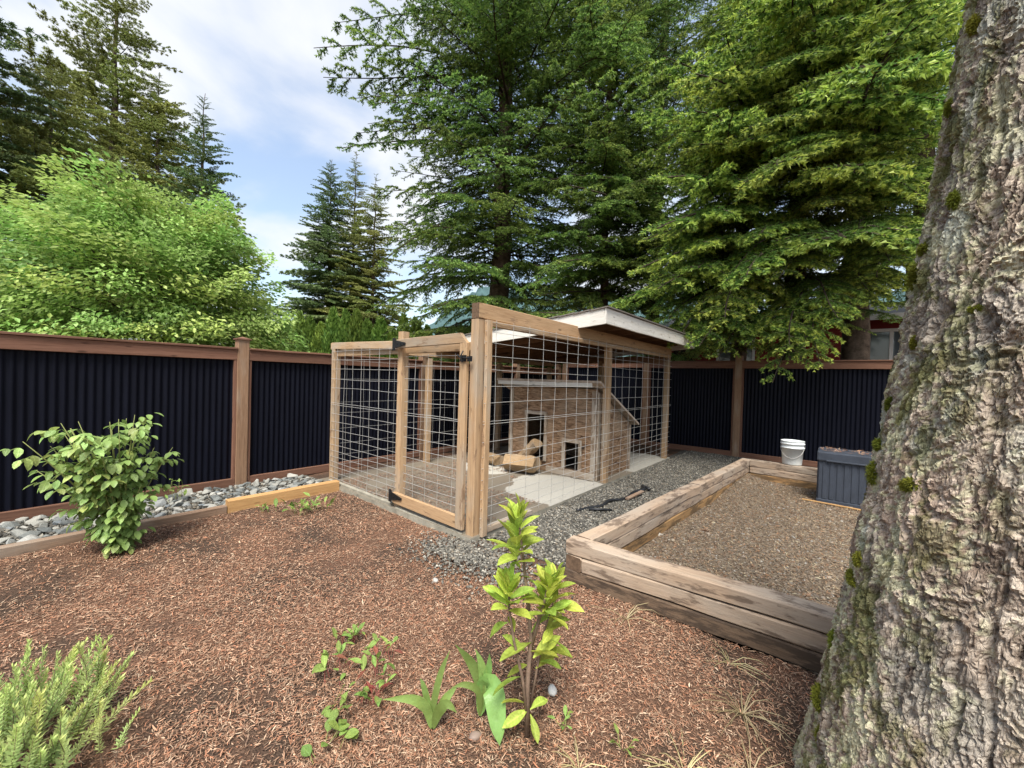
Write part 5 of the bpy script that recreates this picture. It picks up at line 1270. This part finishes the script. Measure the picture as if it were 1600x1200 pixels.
# ------------------------------------------------------------------ scattered litter and gravel (uncountable)
def slivers(name, P, L, Wd, cols, label, seed, lift=.004, tilt=.22, parent=None):
    r = np.random.default_rng(seed); n = len(P); a = r.uniform(0, 2*np.pi, n); el = r.normal(0, tilt, n)
    d = np.stack([np.cos(a)*np.cos(el), np.sin(a)*np.cos(el), np.sin(el)], 1); s = np.stack([-np.sin(a), np.cos(a), r.normal(0, .35, n)], 1)
    bend = np.stack([-np.sin(a), np.cos(a), np.zeros(n)], 1)*(r.normal(0, .07, n)*L)[:, None]
    up = np.array([0, 0, 1.0])*(np.abs(r.normal(0, .05, n))*L)[:, None]
    c = P+np.array([0, 0, 1.0])*(lift+np.abs(d[:, 2])*L*.45+r.uniform(0, .006, n))[:, None]
    w = s*Wd[:, None]/2; h = d*L[:, None]/2
    V = np.stack([c-h-w*.6, c-h+w*.6, c+bend+up-w, c+bend+up+w, c+h-w*.35, c+h+w*.35], 1).reshape(-1, 3)
    i = np.arange(n)*6; q = np.concatenate([np.stack([i, i+1, i+3, i+2], 1), np.stack([i+2, i+3, i+5, i+4], 1)])
    o = put(name, np_mesh(name, V, [q], M['chips'], attrs={'Col': np.repeat(cols, 6, 0)}), parent)
    return tag(o, label, kind='stuff')
PAL = np.array([[.43, .25, .155], [.31, .165, .10], [.51, .345, .23], [.19, .105, .068], [.40, .18, .10], [.26, .165, .112], [.56, .42, .29]])
def pal(n, seed, p=None, P=PAL):
    r = np.random.default_rng(seed); k = r.choice(len(P), n, p=p); return P[k]*r.uniform(.55, 1.15, (n, 1))
PW = [.24, .21, .17, .13, .13, .08, .04]
N = 430000; az = rng.uniform(math.radians(-102), math.radians(12), N)            # bearing from +Y (clockwise positive)
rad_ = 0.75+5.9*rng.uniform(0, 1, N)**1.15
x = np.sin(az)*rad_; y = np.cos(az)*rad_
ok = (y > -1.3) & (x > -5.08) & (y < 2.62+.07*np.clip(x+1.58, 0, 3)) & ~((x < -2.6) & (y > 2.6)) & ~(in_gravel(x, y) & (rng.uniform(0, 1, N) < .9))
pn = fbm(np.stack([x*1.9, y*1.9, x*0], 1), 15, 4); pn2 = fbm(np.stack([x*7, y*7, x*0], 1), 16, 3); ok &= rng.uniform(0, 1, N) < .30+.70*sstep(.34, .54, pn*.65+pn2*.35)
x, y = x[ok], y[ok]; n = len(x)
dist = np.hypot(x, y); L = rng.gamma(4.0, .0047, n).clip(.007, .045)*(.8+.06*dist); Wd = np.where(rng.uniform(0, 1, n) < .06, rng.uniform(.004, .008, n), rng.uniform(.0016, .0042, n))*(.75+.10*dist)
slivers('needle_litter', np.stack([x, y, ground_z(x, y)], 1), L, Wd, pal(n, 3, PW), 'fallen reddish needles and bark chips covering the soil', 5)
n = 16000; x = rng.uniform(-5.3, -2.75, n); y = 2.72+rng.uniform(0, 1, n)**1.2*5.2
ok = fbm(np.stack([x*1.3, y*1.3, x*0], 1), 17, 3)+.12*sstep(4.9, 3.2, y)-.3*((x > -3.7) & (y > 3.95)) > .52; x, y = x[ok], y[ok]; n = len(x)
slivers('pen_litter', np.stack([x, y, np.full(n, .056)], 1), rng.uniform(.02, .05, n), rng.uniform(.004, .008, n), pal(n, 4, PW)*.75, 'brown bark chips scattered on the concrete in the pen', 6)
n = 26000; x = rng.uniform(-1.5, 1.33, n); y = 2.75+rng.uniform(0, 1, n)*4.8; ok = in_fill(x, y) & (x > bed_left(y)+.14); x, y = x[ok], y[ok]; n = len(x)
slivers('bed_litter', np.stack([x, y, fill_z(x, y)], 1), rng.uniform(.015, .04, n), rng.uniform(.003, .006, n), pal(n, 8, PW)*np.array([.85, 1.0, .95]), 'fallen needles lying on the gravel in the raised bed', 9)
n = 420; x = rng.uniform(bx0+.03, bx1-.03, n); y = rng.uniform(by0+.03, by1-.03, n)
slivers('debris', np.stack([x, y, np.full(n, bz1)], 1), rng.uniform(.02, .05, n), rng.uniform(.004, .01, n), pal(n, 9, PW)*.9, 'bark debris on the box lid', 10, parent=lid)
# crushed stones
def crushed(name, P, S_, cols, label, seed):
    r = np.random.default_rng(seed); n = len(P)
    base = np.array([[1, 0, 0], [-1, 0, 0], [0, 1, 0], [0, -1, 0], [0, 0, 1], [0, 0, -1.]])
    Q = r.normal(size=(n, 4)); Q /= np.linalg.norm(Q, axis=1)[:, None]; w_, a_, b_, c_ = Q.T
    Rm = np.stack([1-2*(b_*b_+c_*c_), 2*(a_*b_-c_*w_), 2*(a_*c_+b_*w_), 2*(a_*b_+c_*w_), 1-2*(a_*a_+c_*c_), 2*(b_*c_-a_*w_), 2*(a_*c_-b_*w_), 2*(b_*c_+a_*w_), 1-2*(a_*a_+b_*b_)], 1).reshape(n, 3, 3)
    B = base[None]*r.uniform(.55, 1.25, (n, 6, 1))+r.normal(0, .18, (n, 6, 3))
    V = (np.einsum('nij,nkj->nki', Rm, B)*np.array([1, 1, .75])*S_[:, None, None]+P[:, None, :]).reshape(-1, 3)
    f = np.array([[0, 2, 4], [2, 1, 4], [1, 3, 4], [3, 0, 4], [2, 0, 5], [1, 2, 5], [3, 1, 5], [0, 3, 5]])
    F = (np.arange(n)[:, None, None]*6+f[None]).reshape(-1, 3)
    return tag(put(name, np_mesh(name, V, [F], M['stones'], attrs={'Col': np.repeat(cols, 6, 0)})), label, kind='stuff')
GP = np.array([.86, .82, .75])*np.array([[.09, .09, .082], [.20, .195, .18], [.30, .295, .27], [.46, .45, .41], [.13, .13, .125], [.27, .235, .19]])
n = 52000; x = rng.uniform(-2.95, -1.0, n); y = 2.0+7.6*rng.uniform(0, 1, n)**1.25; ok = in_gravel(x, y) & ~((x < -2.575) & (y > 2.62)); x, y = x[ok], y[ok]; n = len(x)
hx = rng.normal(-2.36, .30, 2600); hy = rng.normal(2.40, .16, 2600); hk = ~((hx < -2.575) & (hy > 2.60)); x = np.concatenate([x, hx[hk]]); y = np.concatenate([y, hy[hk]]); n = len(x)
crushed('gravel_stones', np.stack([x, y, gravel_z(x, y)+.004], 1), rng.uniform(.007, .0165, n), pal(n, 12, [.2, .25, .2, .1, .15, .1], GP), 'loose grey crushed stones between the pen and the raised bed', 13)
FP = np.array([[.24, .185, .135], [.17, .12, .082], [.32, .265, .205], [.40, .37, .32], [.25, .155, .10], [.12, .085, .062]])
n = 34000; x = rng.uniform(-1.5, 1.33, n); y = 2.75+4.85*rng.uniform(0, 1, n)**1.2; ok = in_fill(x, y) & (x > bed_left(y)+.14); x, y = x[ok], y[ok]; n = len(x)
big = np.where(rng.uniform(0, 1, n) < .04, 2.2, 1.0)*np.where((x < -1.0) & (y < 4.6) & (rng.uniform(0, 1, n) < .12), 1.9, 1)
crushed('fill_stones', np.stack([x, y, fill_z(x, y)+.003], 1), rng.uniform(.004, .0095, n)*big, pal(n, 14, [.26, .22, .2, .1, .14, .08], FP), 'brown pea gravel lying in the raised bed', 15)
n = 5000; x = rng.uniform(-6.05, -5.2, n); y = rng.uniform(-1.2, 2.58, n)
crushed('rock_chips', np.stack([x, y, ground_z(x, y)+.035], 1), rng.uniform(.008, .022, n), pal(n, 16, [.2, .25, .2, .1, .15, .1], GP)*.85, 'small stone chips between the rocks along the fence', 17)
